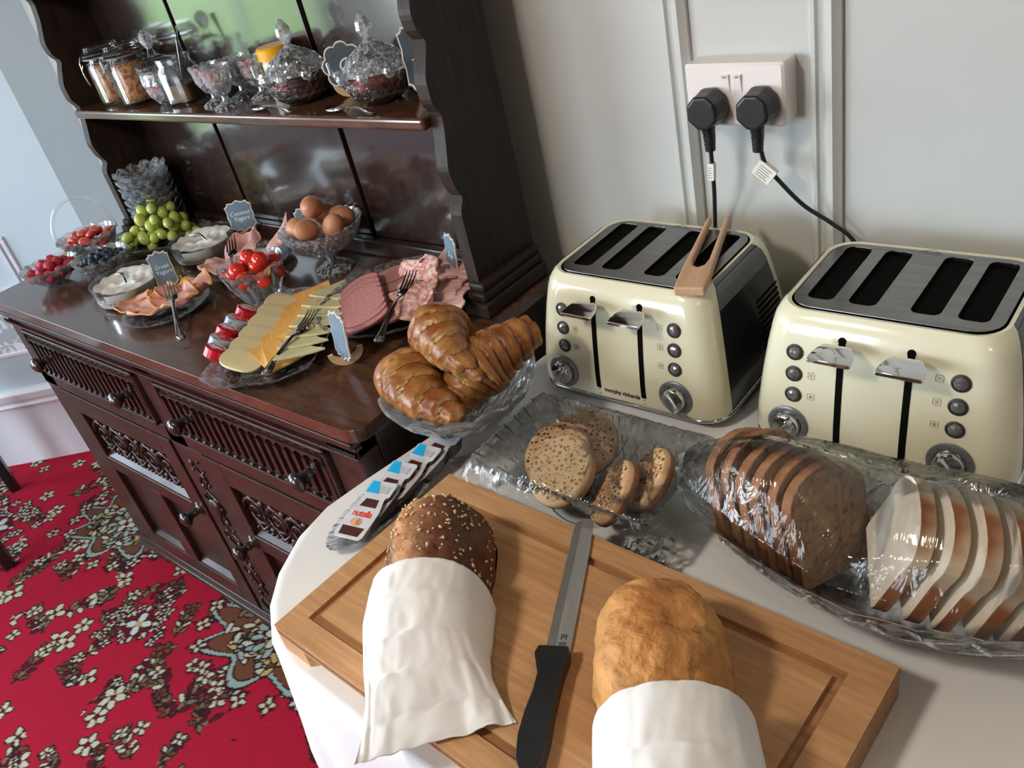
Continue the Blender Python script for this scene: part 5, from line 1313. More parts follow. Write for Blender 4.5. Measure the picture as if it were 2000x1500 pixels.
# yoghurt dishes
def yog(label, x, y, r_, h, lab2, srot):
    t = thing('yogurt_dish', label, 'dish', (x, y, SZ), group='round glass dishes of yogurt')
    obj('dish_body', cut_glass([(r_ * .86, 0, 0, 0), (r_ * .90, .004, .8, 0), (r_ * .95, h * .35, .8, 0), (r_ * .98, h * .40, 0, 0), (r_, h, 0, .3)], [(r_ * .97, h, 0, .3), (r_ * .93, h * .4, 0, 0), (r_ * .86, .007, 0, 0), (.002, .006, 0, 0)], nf=36, depth=.004, scal=1, sdep=0, segs=4, sub=3), 'glass', t, smooth=False)
    def fy(u, v):
        a = 2 * pi * v; q_ = u * r_ * .925; X, Y = q_ * cos(a), q_ * sin(a)
        return (X, Y, h * .76 + .006 * noise.noise(Vector((X * 34, Y * 34, x * 9))) + .004 * noise.noise(Vector((X * 80, Y * 80, 2))) + .008 * (u ** 3 - .4) * (.5 + .5 * cos(a - 2.6)))
    ym = MB().grid(fy, 18, 48); ym.lathe([(r_ * .925, h * .76), (r_ * .91, .009), (.01, .008)], 48)
    obj('yogurt', ym, 'yogurt', t, smooth=True)
    sp = thing('serving_spoon', lab2, 'spoon', (x, y, SZ + h * .80 + .012), (R(8), R(10), srot), group='steel spoons in the yogurt dishes')
    obj('spoon_end', MB().prism([(0, -.003), (.028, -.0045), (.040, -.0135), (.044, -.012), (.044, .012), (.040, .0135), (.028, .0045), (0, .003)], 0, .002), 'silver', sp, bevel=.0006)
    obj('spoon_shaft', MB().tube([(-.035, 0, -.012), (-.01, 0, -.002), (.012, 0, .001)], .0028, 8, flat=.5), 'silver', sp, smooth=True)
yog('round glass dish of white yogurt behind the folded ham', -1.845, .700, .0765, .052, 'spoon sunk into the yogurt behind the folded ham', R(160))
yog('round glass dish of white yogurt beside the grapes and the coconut sign', -1.845, .905, .0765, .052, 'spoon sunk into the yogurt beside the grapes', R(170))

# stack of small cut glass bowls
for k in range(9):
    sb_ = cut_glass([(.030, 0, 0, 0), (.036, .006, 1, 0), (.052, .024, 1, .5), (.064, .038, 0, 1)], [(.061, .038, 0, 1), (.048, .024, 0, .5), (.030, .010, 0, 0), (.002, .008, 0, 0)], nf=12, depth=.005, scal=12, sdep=.009, segs=4, sub=4)
    o = obj('glass_bowl', sb_, 'crystal_s', loc=(-2.088, .948, SZ + .001 + k * .0175), rot=(0, 0, k * .37), label='small cut glass bowl, %s of the tall nested stack' % ('lowest', 'second lowest', 'third lowest', 'fourth lowest', 'middle one', 'fourth highest', 'third highest', 'second highest', 'topmost')[k], cat='bowl', group='nested glass bowls stacked by the dresser side')

# fork and spoon makers
def ribbon(mb, prof, th=.0018, T=None):
    rg = []
    for x, w_, z in prof: rg.append([(x, w_, z), (x, w_ * .6, z + th), (x, -w_ * .6, z + th), (x, -w_, z), (x, -w_ * .5, z - th * .3), (x, w_ * .5, z - th * .3)])
    return mb.rings(rg, T=T)
def fork(label, tip, end, roll=0):
    tip, end = Vector(tip), Vector(end); d = (end - tip).normalized()
    y = Vector((0, 0, 1)).cross(d).normalized(); T_ = frame(tip, d, y) @ Matrix.Rotation(R(roll), 4, 'X')
    t = bpy.data.objects.new('fork', None); COL.objects.link(t); t.matrix_world = T_; t.empty_display_size = .02
    t['label'] = label; t['category'] = 'fork'; t['group'] = 'serving forks'
    for k in range(4):
        yy = (k - 1.5) * .0062
        mb = MB(); mb.rings([[(x, yy * s_ + a * w_, z + b_ * w_ * .7) for a, b_ in ((-1, -1), (1, -1), (1, 1), (-1, 1))] for x, s_, w_, z in ((0, 1.02, .0008, .004), (.012, 1.02, .0013, .0005), (.032, 1, .0016, -.002), (.050, 1, .0019, -.002))])
        obj('tine', mb, 'silver', t)
    ribbon_m = ribbon(MB(), [(.048, .0115, -.002), (.056, .012, -.003), (.064, .0095, -.002), (.072, .0045, .0015), (.084, .0034, .004), (.11, .0036, .0055), (.14, .0052, .0045), (.165, .0075, .002), (.176, .0095, .001), (.184, .0100, .0005), (.189, .0062, .0)])
    obj('handle', ribbon_m, 'silver', t, smooth=True, sharp=50)
    orn = MB()
    for s_ in (-1, 1): orn.tube([(.145, s_ * .0035, .006), (.165, s_ * .0052, .0042), (.178, s_ * .0072, .003), (.186, s_ * .003, .0018)], .0007, 5)
    orn.ball((.178, 0, .0028), .0028, 8, sq=(1.6, .8, .5)); obj('handle_ornament', orn, 'silver', t, kind='stuff')
    return t
# folded ham on round glass plates
def plate(label, x, y, r_, h=.018, sx=1, sy=1, rz=0, nf=30, mat='crystal', group=None):
    t = thing('glass_plate', label, 'plate', (x, y, SZ), (0, 0, rz), group=group)
    obj('plate_body', cut_glass([(r_ * .6, 0, 0, 0), (r_ * .64, .003, .5, 0), (r_ * .85, h * .45, 1, 0), (r_ * .985, h * .85, 1, .5), (r_, h, 0, 1)], [(r_ * .97, h, 0, 1), (r_ * .84, h * .5, 0, 0), (r_ * .62, h * .3, 0, 0), (.002, h * .25, 0, 0)], nf=nf, depth=.0035, scal=nf, sdep=.0022, segs=4, sub=3, sx=sx, sy=sy), mat, t)
    return t
def hamsheet(name, label, c, w, l, rz, amp, seed, mat='ham', rim=None, lob=0, grp=None, curl=.5, rise=0, tilt=(0, 0), cat='ham'):
    def f(u, v, lift_=0):
        U, V = (u - .5) * 2, (v - .5) * 2
        r_ = 1 + .10 * noise.noise(Vector((U * 2, V * 2, seed))) 
        # square to disc
        X = U * math.sqrt(1 - V * V / 2) * w * r_; Y = V * math.sqrt(1 - U * U / 2) * l * r_
        z = amp * noise.noise(Vector((U * 1.6, V * 1.6, seed * 2.1))) + amp * curl * sin(U * 3.2 + seed) * (.5 + .5 * V) + rise * V
        z += lob * (max(abs(U), abs(V)) ** 4) * .6
        return (X, Y, z + tilt[0] * U + tilt[1] * V)
    mb = MB().grid(f, 22, 22, th=.0028)
    o = obj(name, mb, mat, smooth=True, loc=c, rot=(0, 0, rz), label=label, cat=cat, group=grp)
    if rim:
        P = [f(t, 0) for t in np.linspace(0, 1, 22)] + [f(1, t) for t in np.linspace(0, 1, 22)][1:] + [f(t, 1) for t in np.linspace(1, 0, 22)][1:] + [f(0, t) for t in np.linspace(1, 0, 22)][1:-1]
        obj('breaded_edge' if rim == 'hamrind' else 'fat_edge', MB().tube([(a, b_, c_ - .0014) for a, b_, c_ in P], .0019, 6, loop=True), rim, o, smooth=True)
    return o
plate('round glass plate of crumbed ham near the front of the sideboard', -1.672, .688, .092, .016)
hg = 'crumbed ham slices on the front plate'
hamsheet('ham_slice', 'crumbed ham slice fanned out towards the drawer end of its plate', (-1.725, .655, SZ + .024), .048, .040, R(20), .010, 1, rim='hamrind', grp=hg, lob=.012)
hamsheet('ham_slice', 'broad crumbed ham slice lying under the fork', (-1.672, .668, SZ + .028), .062, .042, R(30), .012, 2, rim='hamrind', grp=hg, lob=.010)
hamsheet('ham_slice', 'rolled crumbed ham slice pointing up at the back of the plate', (-1.640, .725, SZ + .038), .030, .055, R(-30), .018, 3, rim='hamrind', grp=hg, curl=1.0, lob=.02)
hamsheet('ham_slice', 'folded crumbed ham slice beside the fork tines', (-1.625, .690, SZ + .036), .050, .030, R(35), .014, 6, rim='hamrind', grp=hg, curl=.8, lob=.014)
hamsheet('ham_slice', 'crumbed ham slice on the plate edge nearest the yogurt dish', (-1.705, .705, SZ + .030), .030, .032, R(10), .008, 8, rim='hamrind', grp=hg, rise=.0, lob=.012)
fork('silver fork resting across the crumbed ham', (-1.655, .705, SZ + .066), (-1.487, .606, SZ + .004))
plate('round glass plate of plain ham behind the tomatoes', -1.655, .895, .098, .016)
pg = 'plain ham slices on the back plate'
hamsheet('ham_slice', 'plain ham slice folded flat nearest the yogurt', (-1.700, .845, SZ + .026), .050, .034, R(10), .010, 11, 'pinkham', 'ham', grp=pg)
hamsheet('ham_slice', 'plain ham slice standing behind the fork', (-1.665, .895, SZ + .044), .042, .050, R(20), .016, 12, 'pinkham', 'ham', grp=pg, rise=.02)
hamsheet('ham_slice', 'plain ham slice rolled up towards the egg bowl', (-1.595, .925, SZ + .048), .036, .058, R(-38), .020, 13, 'pinkham', 'ham', grp=pg, rise=.030, curl=.9)
hamsheet('ham_slice', 'plain ham slice tucked under the rolled one', (-1.620, .860, SZ + .028), .052, .040, R(30), .010, 14, 'pinkham', 'ham', grp=pg)
fork('silver fork standing in the plain ham behind the tomatoes', (-1.675, .885, SZ + .075), (-1.535, .775, SZ + .030))
# tomatoes
tb_ = bowl_round('tomato_bowl', 'footed cut glass bowl of cherry tomatoes', -1.463, .790, .066, .085, nf=12, foot=.42, scal=8, sd=.007, pat='flute', dep=.006)
blobs('cherry_tomato', 'cherry tomato heaped in the footed cut glass bowl', 'tomato', 'cherry tomatoes in the footed bowl', heap(-1.463, .790, SZ + .066, .050, .0165, 9, 2, .020) + [(-1.468, .795, SZ + .098, None), (-1.440, .80, SZ + .094, None)], .0175, 'tomato', nz=.02, stem=True, n=20, var=.07)
# eggs
eb = thing('egg_bowl', 'footed cut glass bowl of brown boiled eggs', 'bowl', (-1.425, .948, SZ))
obj('bowl', cut_glass([(.014, .036, 0, 0), (.034, .044, .5, 0), (.065, .062, 1, 0), (.082, .088, 1, .3), (.087, .100, 0, 1)], [(.083, .100, 0, 1), (.077, .088, 0, 0), (.058, .066, 0, 0), (.002, .052, 0, 0)], nf=26, depth=.005, scal=26, sdep=.004, segs=5, sub=4), 'crystal_s', eb)
n_ = 80; rg = [[(r_ * (1 - .05 * w_ * (j % 4 < 2)) * cos(2 * pi * j / n_), r_ * (1 - .05 * w_ * (j % 4 < 2)) * sin(2 * pi * j / n_), z) for j in range(n_)] for r_, z, w_ in ((.042, 0, 1), (.042, .004, 1), (.026, .014, 1), (.012, .022, 0), (.011, .030, 0), (.016, .038, 0))]
obj('foot', MB().rings(rg), 'crystal_s', eb)
def egg(label, x, y, z, rot):
    n_ = 24; rg = []
    for i in range(15):
        t = -1 + 2 * i / 14; w_ = .0225 * math.sqrt(max(0.0004, 1 - t * t)) * (1 - .13 * t); rg.append([(w_ * cos(2 * pi * j / n_), w_ * sin(2 * pi * j / n_), t * .0285) for j in range(n_)])
    obj('boiled_egg', MB().rings(rg), 'egg', smooth=True, loc=(x, y, z), rot=rot, label=label, cat='egg', group='brown eggs in the footed bowl')
egg('topmost brown egg, tipped back over the others', -1.428, .945, SZ + .140, (R(70), 0, R(40)))
egg('front brown egg directly below the topmost one', -1.415, .905, SZ + .108, (R(65), 0, R(10)))
egg('cracked-looking brown egg nearest the salami', -1.375, .945, SZ + .105, (R(30), R(20), R(60)))
egg('brown egg at the tomato side of the bowl', -1.465, .920, SZ + .100, (R(80), 0, R(70)))
egg('brown egg at the back against the sign', -1.450, .985, SZ + .105, (R(75), 0, R(-30)))
egg('brown egg at the back of the bowl towards the salami', -1.400, .988, SZ + .102, (R(60), 0, R(-60)))

# cheese platter, long axis pointing away from the camera
CPX, CPY, CPA = -1.283, .697, R(120.5)
cpl = thing('cheese_platter', 'long octagonal cut glass platter of sliced cheeses and red wrapped cheeses', 'plate', (CPX, CPY, SZ), (0, 0, CPA))
octo = [(.172, .055), (.135, .105), (-.135, .105), (-.172, .055), (-.172, -.055), (-.135, -.105), (.135, -.105), (.172, -.055)]
def ringo(s_, z, sc=0):
    o_ = densify([(a * s_, b_ * s_) for a, b_ in octo], .0095 * s_) if False else None
    out = []; per = [math.dist(octo[i], octo[(i + 1) % 8]) for i in range(8)]; tot = sum(per); n_ = 120
    for k in range(n_):
        t_ = tot * k / n_; i = 0
        while t_ > per[i]: t_ -= per[i]; i += 1
        f_ = t_ / per[i]; a, b_ = octo[i], octo[(i + 1) % 8]; x, y = a[0] + (b_[0] - a[0]) * f_, a[1] + (b_[1] - a[1]) * f_
        q_ = s_ * (1 + (sc if k % 2 else -sc)); out.append((x * q_, y * q_, z))
    return out
pm_ = MB().rings([ringo(.78, 0), ringo(.82, .003), ringo(.90, .010, .012), ringo(.97, .018, .012), ringo(1.0, .022, .006), ringo(.98, .022, .004), ringo(.88, .011), ringo(.80, .0065), ringo(.02, .006)])
obj('platter_body', pm_, 'crystal', cpl)
def cw(a, b_): return (CPX + a * cos(CPA) - b_ * sin(CPA), CPY + a * sin(CPA) + b_ * cos(CPA))
def cheese(label, a, b_, z, shape, mat, rz, th=.0042, ty=0, tx=0):
    if shape == 'round': ol = [(.038 * abs(cos(t)) ** .7 * (1 if cos(t) > 0 else -1), .030 * abs(sin(t)) ** .7 * (1 if sin(t) > 0 else -1)) for t in [2 * pi * k / 28 for k in range(28)]]
    elif shape == 'tri': ol = [(-.046, -.030), (.046, -.030), (.010, .050)]
    else: ol = [(-.048, -.034), (.044, -.040), (.040, .034), (-.050, .030)]
    ol = densify(ol, .02)
    mb = MB().prism(ol, 0, th); mb.v = [(x, y, z_ + 2.2 * (x * x + y * y * .6)) for x, y, z_ in mb.v]
    X, Y = cw(a, b_)
    return obj('cheese_slice', mb, mat, bevel=.0006, loc=(X, Y, SZ + z), rot=(tx, ty, CPA + rz), label=label, cat='cheese', group={'cheese_w': 'rounded pale cheese slices', 'cheese_o': 'orange cheese slices', 'cheese_g': 'triangular ivory cheese slices'}[mat])
pos = ('farthest', 'second', 'third', 'fourth', 'fifth', 'sixth', 'nearest')
for k in range(6): cheese('rounded pale cheese slice, %s from the tomato bowl' % ('first' if k == 0 else pos[k] if k < 6 else ''),   .112 - k * .041, .036, .018 + .0008 * k, 'round', 'cheese_w', R(84 + 5 * sin(k * 2)), ty=R(-19))
for k in range(6): cheese('orange cheese slice, %s from the tomato bowl' % ('first' if k == 0 else pos[k]), .118 - k * .040, -.024, .014 + .0010 * k, 'sq', 'cheese_o', R(30 + 16 * sin(k * 1.7)), ty=R(-7))
for k in range(7): cheese('triangular ivory cheese slice, %s from the tomato bowl' % ('first' if k == 0 else pos[k] if k < 6 else 'last'), .132 - k * .036, -.068 + .004 * (k % 2), .016 + .0012 * k, 'tri', 'cheese_g', R(150 + 6 * k), ty=R(-9), tx=R(-4))
for k, (a, b_, lab) in enumerate(((.062, .088, 'farthest from the drawers'), (.028, .095, 'second from the back of the row'), (-.006, .098, 'in the middle of the row'), (-.040, .096, 'second from the front of the row'), (-.076, .088, 'nearest the front edge of the platter'))):
    X, Y = cw(a, b_); t = thing('wax_cheese', 'small round wrapped cheese ' + lab, 'cheese', (X, Y, SZ + .036), (R(-26), R(30), CPA + R(-100)), group='small wrapped cheeses on the platter')
    obj('cheese_body', MB().lathe([(.0001, -.011), (.018, -.011), (.0225, -.008), (.0225, .008), (.018, .011), (.0001, .011)], 28), 'wax' if k % 2 == 0 else 'foilblue', t, smooth=True, sharp=50)
    obj('printed_face', MB().cyl(.0175, .0110, .0116, 24), 'foilprint', t)
    obj('print_ring', MB().tube([(.012 * cos(2 * pi * j / 20), .012 * sin(2 * pi * j / 20) * .7, .0117) for j in range(20)], .0009, 5, loop=True), 'redp' if k % 2 else 'rimw', t)
fork('silver fork lying across the cheese slices', (-1.243, .752, SZ + .040), (-1.168, .572, SZ + .030))

# salami platter
spl = plate('large round glass platter of salami and ham', -1.155, .872, .152, .026, sy=1.0, sx=.95, nf=34)
sg = 'dark-rimmed salami slices'
def sal(label, x, y, z, r_, rz, mat, tilt, grp, sy=.72, rim=True, seed=0, wav=0):
    ol = [(r_ * cos(t), r_ * sy * sin(t)) for t in [2 * pi * k / 36 for k in range(36)]]
    if wav: ol = [(a * (1 + wav * noise.noise(Vector((a * 40, b_ * 40, seed)))), b_ * (1 + wav * noise.noise(Vector((a * 40, b_ * 40, seed + 7))))) for a, b_ in ol]
    mb = MB().prism(ol, 0, .0030, mi=1, mside=1); mb.prism([(a * .94, b_ * .925) for a, b_ in ol], .0025, .0034, mi=0, bottom=False); mb.v = [(a, b_, c_ + wav * .07 * noise.noise(Vector((a * 25, b_ * 25, seed)))) for a, b_, c_ in mb.v]
    return obj('salami_slice' if mat != 'pinkham' else 'ham_slice', mb, (mat, 'rind' if rim else mat), loc=(x, y, SZ + z), rot=(tilt[0], tilt[1], rz), label=label, cat='salami' if mat != 'pinkham' else 'ham', group=grp)
for k in range(8):
    t = k / 7; x, y = -1.245 + .128 * t, .862 - .095 * t
    sal('fine salami slice, %s in the overlapping row beside the cheese' % ('first' if k == 0 else 'last' if k == 7 else ('second', 'third', 'fourth', 'fifth', 'sixth', 'seventh')[k - 1]), x, y, .028 + .0010 * k, .046, R(60 - 4 * k), 'salami', (0, R(-15)), sg, sy=.78, seed=k)
for k in range(5):
    t = k / 4; sal('fine salami slice in the second row, %s from the back board' % ('first', 'second', 'third', 'fourth', 'fifth')[k], -1.215 + .125 * t, .925 - .115 * t, .026 + .0012 * k, .046, R(30 - 5 * k), 'salami', (0, R(-9)), 'fine salami slices in the second row', sy=.85, seed=k + 20)
for k in range(5):
    t = k / 4; sal('coarse pale-flecked salami slice, %s from the back board' % ('first', 'second', 'third', 'fourth', 'fifth')[k], -1.175 + .125 * t, .965 - .135 * t, .032 + .003 * k + .004 * (k % 2), .040, R(20 * k), 'salami2', (R(6), R(-14)), 'coarse salami slices', sy=.8, rim=False, seed=k + 40, wav=.45)
for k in range(5):
    t = k / 4; sal('thin pink ham slice, %s from the back board' % ('first', 'second', 'third', 'fourth', 'fifth')[k], -1.125 + .105 * t, .985 - .125 * t + .012 * sin(k * 3), .030 + .004 * (k % 2), .056, R(-30 + 12 * k), 'pinkham', (R(8), R(-6)), 'pink ham slices on the salami platter', sy=.8, rim=False, seed=k + 60, wav=.30)
fork('silver fork lying across the salami slices', (-1.108, .888, SZ + .068), (-1.035, .720, SZ + .040))

# ------------------------------------------------------------------ signs
def sign(label, x, y, z, w_, h_, rz, lines, mat='slate', shape='plaque', foot=True, size=.012, tiltx=8, footside=0):
    t = thing('chalkboard_sign', label, 'sign', (x, y, z), (0, 0, rz), group='little chalkboard food signs')
    pts = []
    if shape == 'plaque':
        W_, H_ = w_ / 2, h_ / 2; c_ = W_ * .26
        base = [(c_ * .0, -H_ * 1.10), (W_ * .35, -H_ * .94), (W_ - c_, -H_ * .98)]
        arc = [(W_ - c_ + c_ * (1 - cos(R(a))) * 1.0, -H_ * .98 + c_ * sin(R(a))) for a in (15, 40, 65, 90)]
        q = base + arc + [(W_ * .94, -H_ * .3), (W_ * 1.0, 0)]
        right = q + [(a, -b_) for a, b_ in reversed(q[:-1])]
        pts = right + [(-a, b_) for a, b_ in reversed(right) if abs(a) > 1e-6]
    else:
        for k in range(80):
            a = 2 * pi * k / 80; rr_ = .82 + .18 * abs(cos(4 * a + .4)) ** .6; pts.append((w_ / 2 * rr_ * cos(a), h_ / 2 * rr_ * sin(a)))
    T_ = Matrix.Translation((0, 0, h_ * .5 + (.014 if foot else .002))) @ Matrix.Rotation(R(90 - tiltx), 4, 'X')
    obj('board', MB().prism(pts, -.0015, .0012, T=T_), 'rimw', t)
    obj('chalk_face', MB().prism([(a * .93, b_ * .93) for a, b_ in pts], .0010, .0016, T=T_), mat, t)
    if lines: text(lines, size, T_ @ Matrix.Translation((0, 0, .0017)), 'chalk', t, shear=.25, ext=.00008)
    if foot:
        fm = MB(); a0 = [(.030 * cos(R(a)), .026 * sin(R(a)) + .026) for a in np.linspace(180, 360, 14)] + [(.022 * cos(R(a)), .016 * sin(R(a)) + .030) for a in np.linspace(350, 190, 12)]
        a0 = [(float(a), float(b_)) for a, b_ in a0]
        TT = Matrix.Translation((0, .004 if footside == 0 else 0, 0)) @ Matrix.Rotation(R(90), 4, 'X') @ Matrix.Rotation(R(0), 4, 'Y')
        if footside: TT = Matrix.Rotation(R(70), 4, 'Z') @ TT
        obj('curved_foot', fm.prism(a0, -.0025, .0025, T=TT), 'plywood', t)
    return t
FA = R(-58)
sign('chalkboard sign reading Greek Yogurt beside the front yogurt dish', -1.762, .752, SZ, .046, .078, R(55), 'Greek\nYogurt', size=.0125)
sign('chalkboard sign reading Coconut Yogurt against the dresser back', -1.790, .992, SZ + .018, .064, .068, R(42), 'Coconut\nYogurt', size=.0135)
sign('chalkboard sign half hidden behind the bowl of eggs', -1.545, 1.008, SZ + .022, .062, .066, R(40), 'Cr', size=.014, tiltx=4)
sign('edge-on chalkboard sign between the cheese platter and the salami', -1.094, .690, SZ, .056, .082, R(-14), None, footside=1)
sign('narrow edge-on chalkboard sign at the foot of the dresser side', -1.105, .985, SZ, .056, .078, R(-26), 'Soya', size=.014, footside=0)

# ------------------------------------------------------------------ things on the dresser shelf
HZ = 1.234
def shelf_thing(name, label, cat, x, y, rz=0, group=None): return thing(name, label, cat, (x, y, HZ), (0, 0, rz), group=group)
def jar_(label, x, y, rz):
    t = shelf_thing('clip_jar', label, 'jar', x, y, rz, 'clip-top jars of granola')
    obj('jar_body', MB().lathe([(.002, .003), (.040, .002), (.045, .006), (.046, .015), (.046, .085), (.043, .094), (.040, .098), (.040, .103), (.0375, .103), (.0375, .098), (.043, .085), (.043, .008), (.002, .006)], 40), 'glass', t, smooth=True, sharp=40)
    g = MB(); g.lathe([(.0415, .008), (.0418, .03), (.0415, .06), (.0412, .080), (.025, .087), (.001, .088)], 40, cap0=True)
    g.v = [(a * (1 + .012 * noise.noise(Vector((a * 90, b_ * 90, c * 90)))), b_ * (1 + .012 * noise.noise(Vector((a * 90, b_ * 90, c * 90 + 4)))), c) for a, b_, c in g.v]
    obj('granola', g, 'granola', t, smooth=True)
    obj('lid', MB().lathe([(.002, .106), (.041, .105), (.046, .107), (.047, .112), (.043, .118), (.040, .119), (.038, .128), (.020, .130), (.002, .130)], 40), 'glass', t, smooth=True, sharp=40)
    obj('rubber_seal', MB().lathe([(.041, .1025), (.047, .1025), (.047, .1060), (.041, .1060)], 40), 'greyp', t)
    w = MB(); w.tube([(.0475 * cos(2 * pi * k / 32), .0475 * sin(2 * pi * k / 32), .112) for k in range(32)], .0011, 6, loop=True)
    w.tube([(.0455 * cos(2 * pi * k / 32), .0455 * sin(2 * pi * k / 32), .094) for k in range(32)], .0011, 6, loop=True)
    obj('wire_band', w, 'chrome', t, kind='stuff')
    c_ = MB()
    c_.tube([(-.008, -.048, .112), (-.007, -.054, .100), (-.006, -.056, .075), (-.005, -.054, .052), (0, -.053, .048), (.005, -.054, .052), (.006, -.056, .075), (.007, -.054, .100), (.008, -.048, .112)], .0013, 6)
    c_.tube([(-.010, -.050, .094), (-.006, -.056, .082), (.006, -.056, .082), (.010, -.050, .094)], .0013, 6)
    c_.box(-.007, .007, -.0555, -.0545, .080, .104); c_.tube([(-.013, -.049, .110), (.013, -.049, .110)], .0015, 6)
    obj('wire_clip', c_, 'chrome', t, kind='stuff'); return t
jar_('clip-top glass jar of granola, the one standing nearer the sugar bowl', -1.955, .968, R(-8))
jar_('clip-top glass jar of granola, the one nearest the dresser end', -2.065, .975, R(-25))
fs_ = shelf_thing('sign_foot', 'curved plywood foot of a sign hidden behind the granola jars', 'sign', -2.135, 1.0, R(50))
obj('curved_foot', MB().prism([(float(.030 * cos(R(a))), float(.026 * sin(R(a)) + .026)) for a in np.linspace(180, 360, 14)] + [(float(.022 * cos(R(a))), float(.016 * sin(R(a)) + .030)) for a in np.linspace(350, 190, 12)], -.002, .002, T=Matrix.Rotation(R(90), 4, 'X')), 'plywood', fs_)
# glass sugar bowl with lifted lid
t = shelf_thing('sugar_bowl', 'footed glass bowl of sugar cubes with a lid and tall glass finial', 'bowl', -1.835, .968)
obj('bowl', cut_glass([(.022, 0, 0, 0), (.026, .004, 0, 0), (.040, .022, 1, 0), (.045, .048, 1, 0), (.042, .068, 0, 0), (.046, .074, 0, 0)], [(.043, .074, 0, 0), (.039, .066, 0, 0), (.041, .045, 0, 0), (.034, .022, 0, 0), (.002, .012, 0, 0)], nf=12, depth=.005, scal=1, sdep=0, segs=5, sub=4, pat='flute'), 'crystal_s', t)
obj('sugar', MB().ball((0, 0, .032), .028, 16, sq=(1.15, 1.15, .7), nz=.25), 'sugar', t)
obj('lid', MB().lathe([(.046, .076), (.048, .080), (.044, .086), (.030, .090), (.012, .098), (.007, .106), (.006, .112)], 32), 'glass', t, smooth=True)
obj('lid_knob', MB().rings([[(r_ * cos(2 * pi * j / 8), r_ * sin(2 * pi * j / 8), z) for j in range(8)] for r_, z in ((.006, .112), (.012, .122), (.015, .134), (.011, .144), (.003, .150))]), 'crystal_s', t)
# jar of amber preserve with spoon
t = shelf_thing('preserve_jar', 'square glass jar half full of amber preserve with a spoon standing in it', 'jar', -1.765, .970, R(20))
obj('jar_body', MB().rings([[(a, b_, z) for a, b_ in rrect(w, w, w * .3, 4)] for z, w in ((0, .030), (.004, .033), (.070, .033), (.078, .028), (.090, .029), (.094, .028), (.094, .026), (.078, .0255), (.068, .0305), (.006, .0305), (.005, .002))]), 'glass', t, smooth=True, sharp=40)
obj('preserve', MB().rings([[(a, b_, z) for a, b_ in rrect(w, w, w * .3, 4)] for z, w in ((.007, .0295), (.040, .0295))]), 'honey', t, smooth=True, sharp=40)
sp = thing('spoon', 'dark metal spoon standing upright in the jar of amber preserve', 'spoon', (-1.760, .965, HZ + .020), (R(-8), R(10), R(30)))
obj('spoon_handle', MB().tube([(0, 0, 0), (0, 0, .06), (.002, 0, .10), (.006, 0, .130)], [.002, .002, .0035, .0055], 8, flat=.4), 'silver', sp, smooth=True)
obj('spoon_bowl', MB().ball((0, 0, -.006), .010, 12, sq=(1, .3, 1.4)), 'silver', sp, smooth=True)
# stemmed glass egg cups
for i_, (x, y, lab) in enumerate(((-1.635, .955, 'behind the front one, towards the preserve jar'), (-1.575, .940, 'at the front, its scalloped foot near the shelf edge'), (-1.60, 1.000, 'at the back, towards the wall'), (-1.525, .995, 'beside the yellow-lidded jar'))):
    t = shelf_thing('egg_cup', 'stemmed cut glass egg cup ' + lab, 'egg cup', x, y, i_ * .4, 'stemmed glass egg cups on the shelf')
    obj('cup', cut_glass([(.006, .022, 0, 0), (.016, .028, 1, 0), (.027, .048, 1, 0), (.029, .068, .3, .4), (.0305, .076, 0, 1)], [(.028, .076, 0, 1), (.026, .066, 0, 0), (.022, .044, 0, 0), (.002, .030, 0, 0)], nf=12, depth=.003, scal=12, sdep=.003, segs=4, sub=4, pat='flute'), 'crystal_s', t)
    n_ = 48; obj('stem_foot', MB().rings([[(r_ * (1 + .05 * w_ * cos(12 * 2 * pi * j / n_)) * cos(2 * pi * j / n_), r_ * (1 + .05 * w_ * cos(12 * 2 * pi * j / n_)) * sin(2 * pi * j / n_), z) for j in range(n_)] for r_, z, w_ in ((.026, 0, 1), (.027, .003, 1), (.018, .008, 1), (.007, .014, 0), (.006, .023, 0))]), 'crystal_s', t)
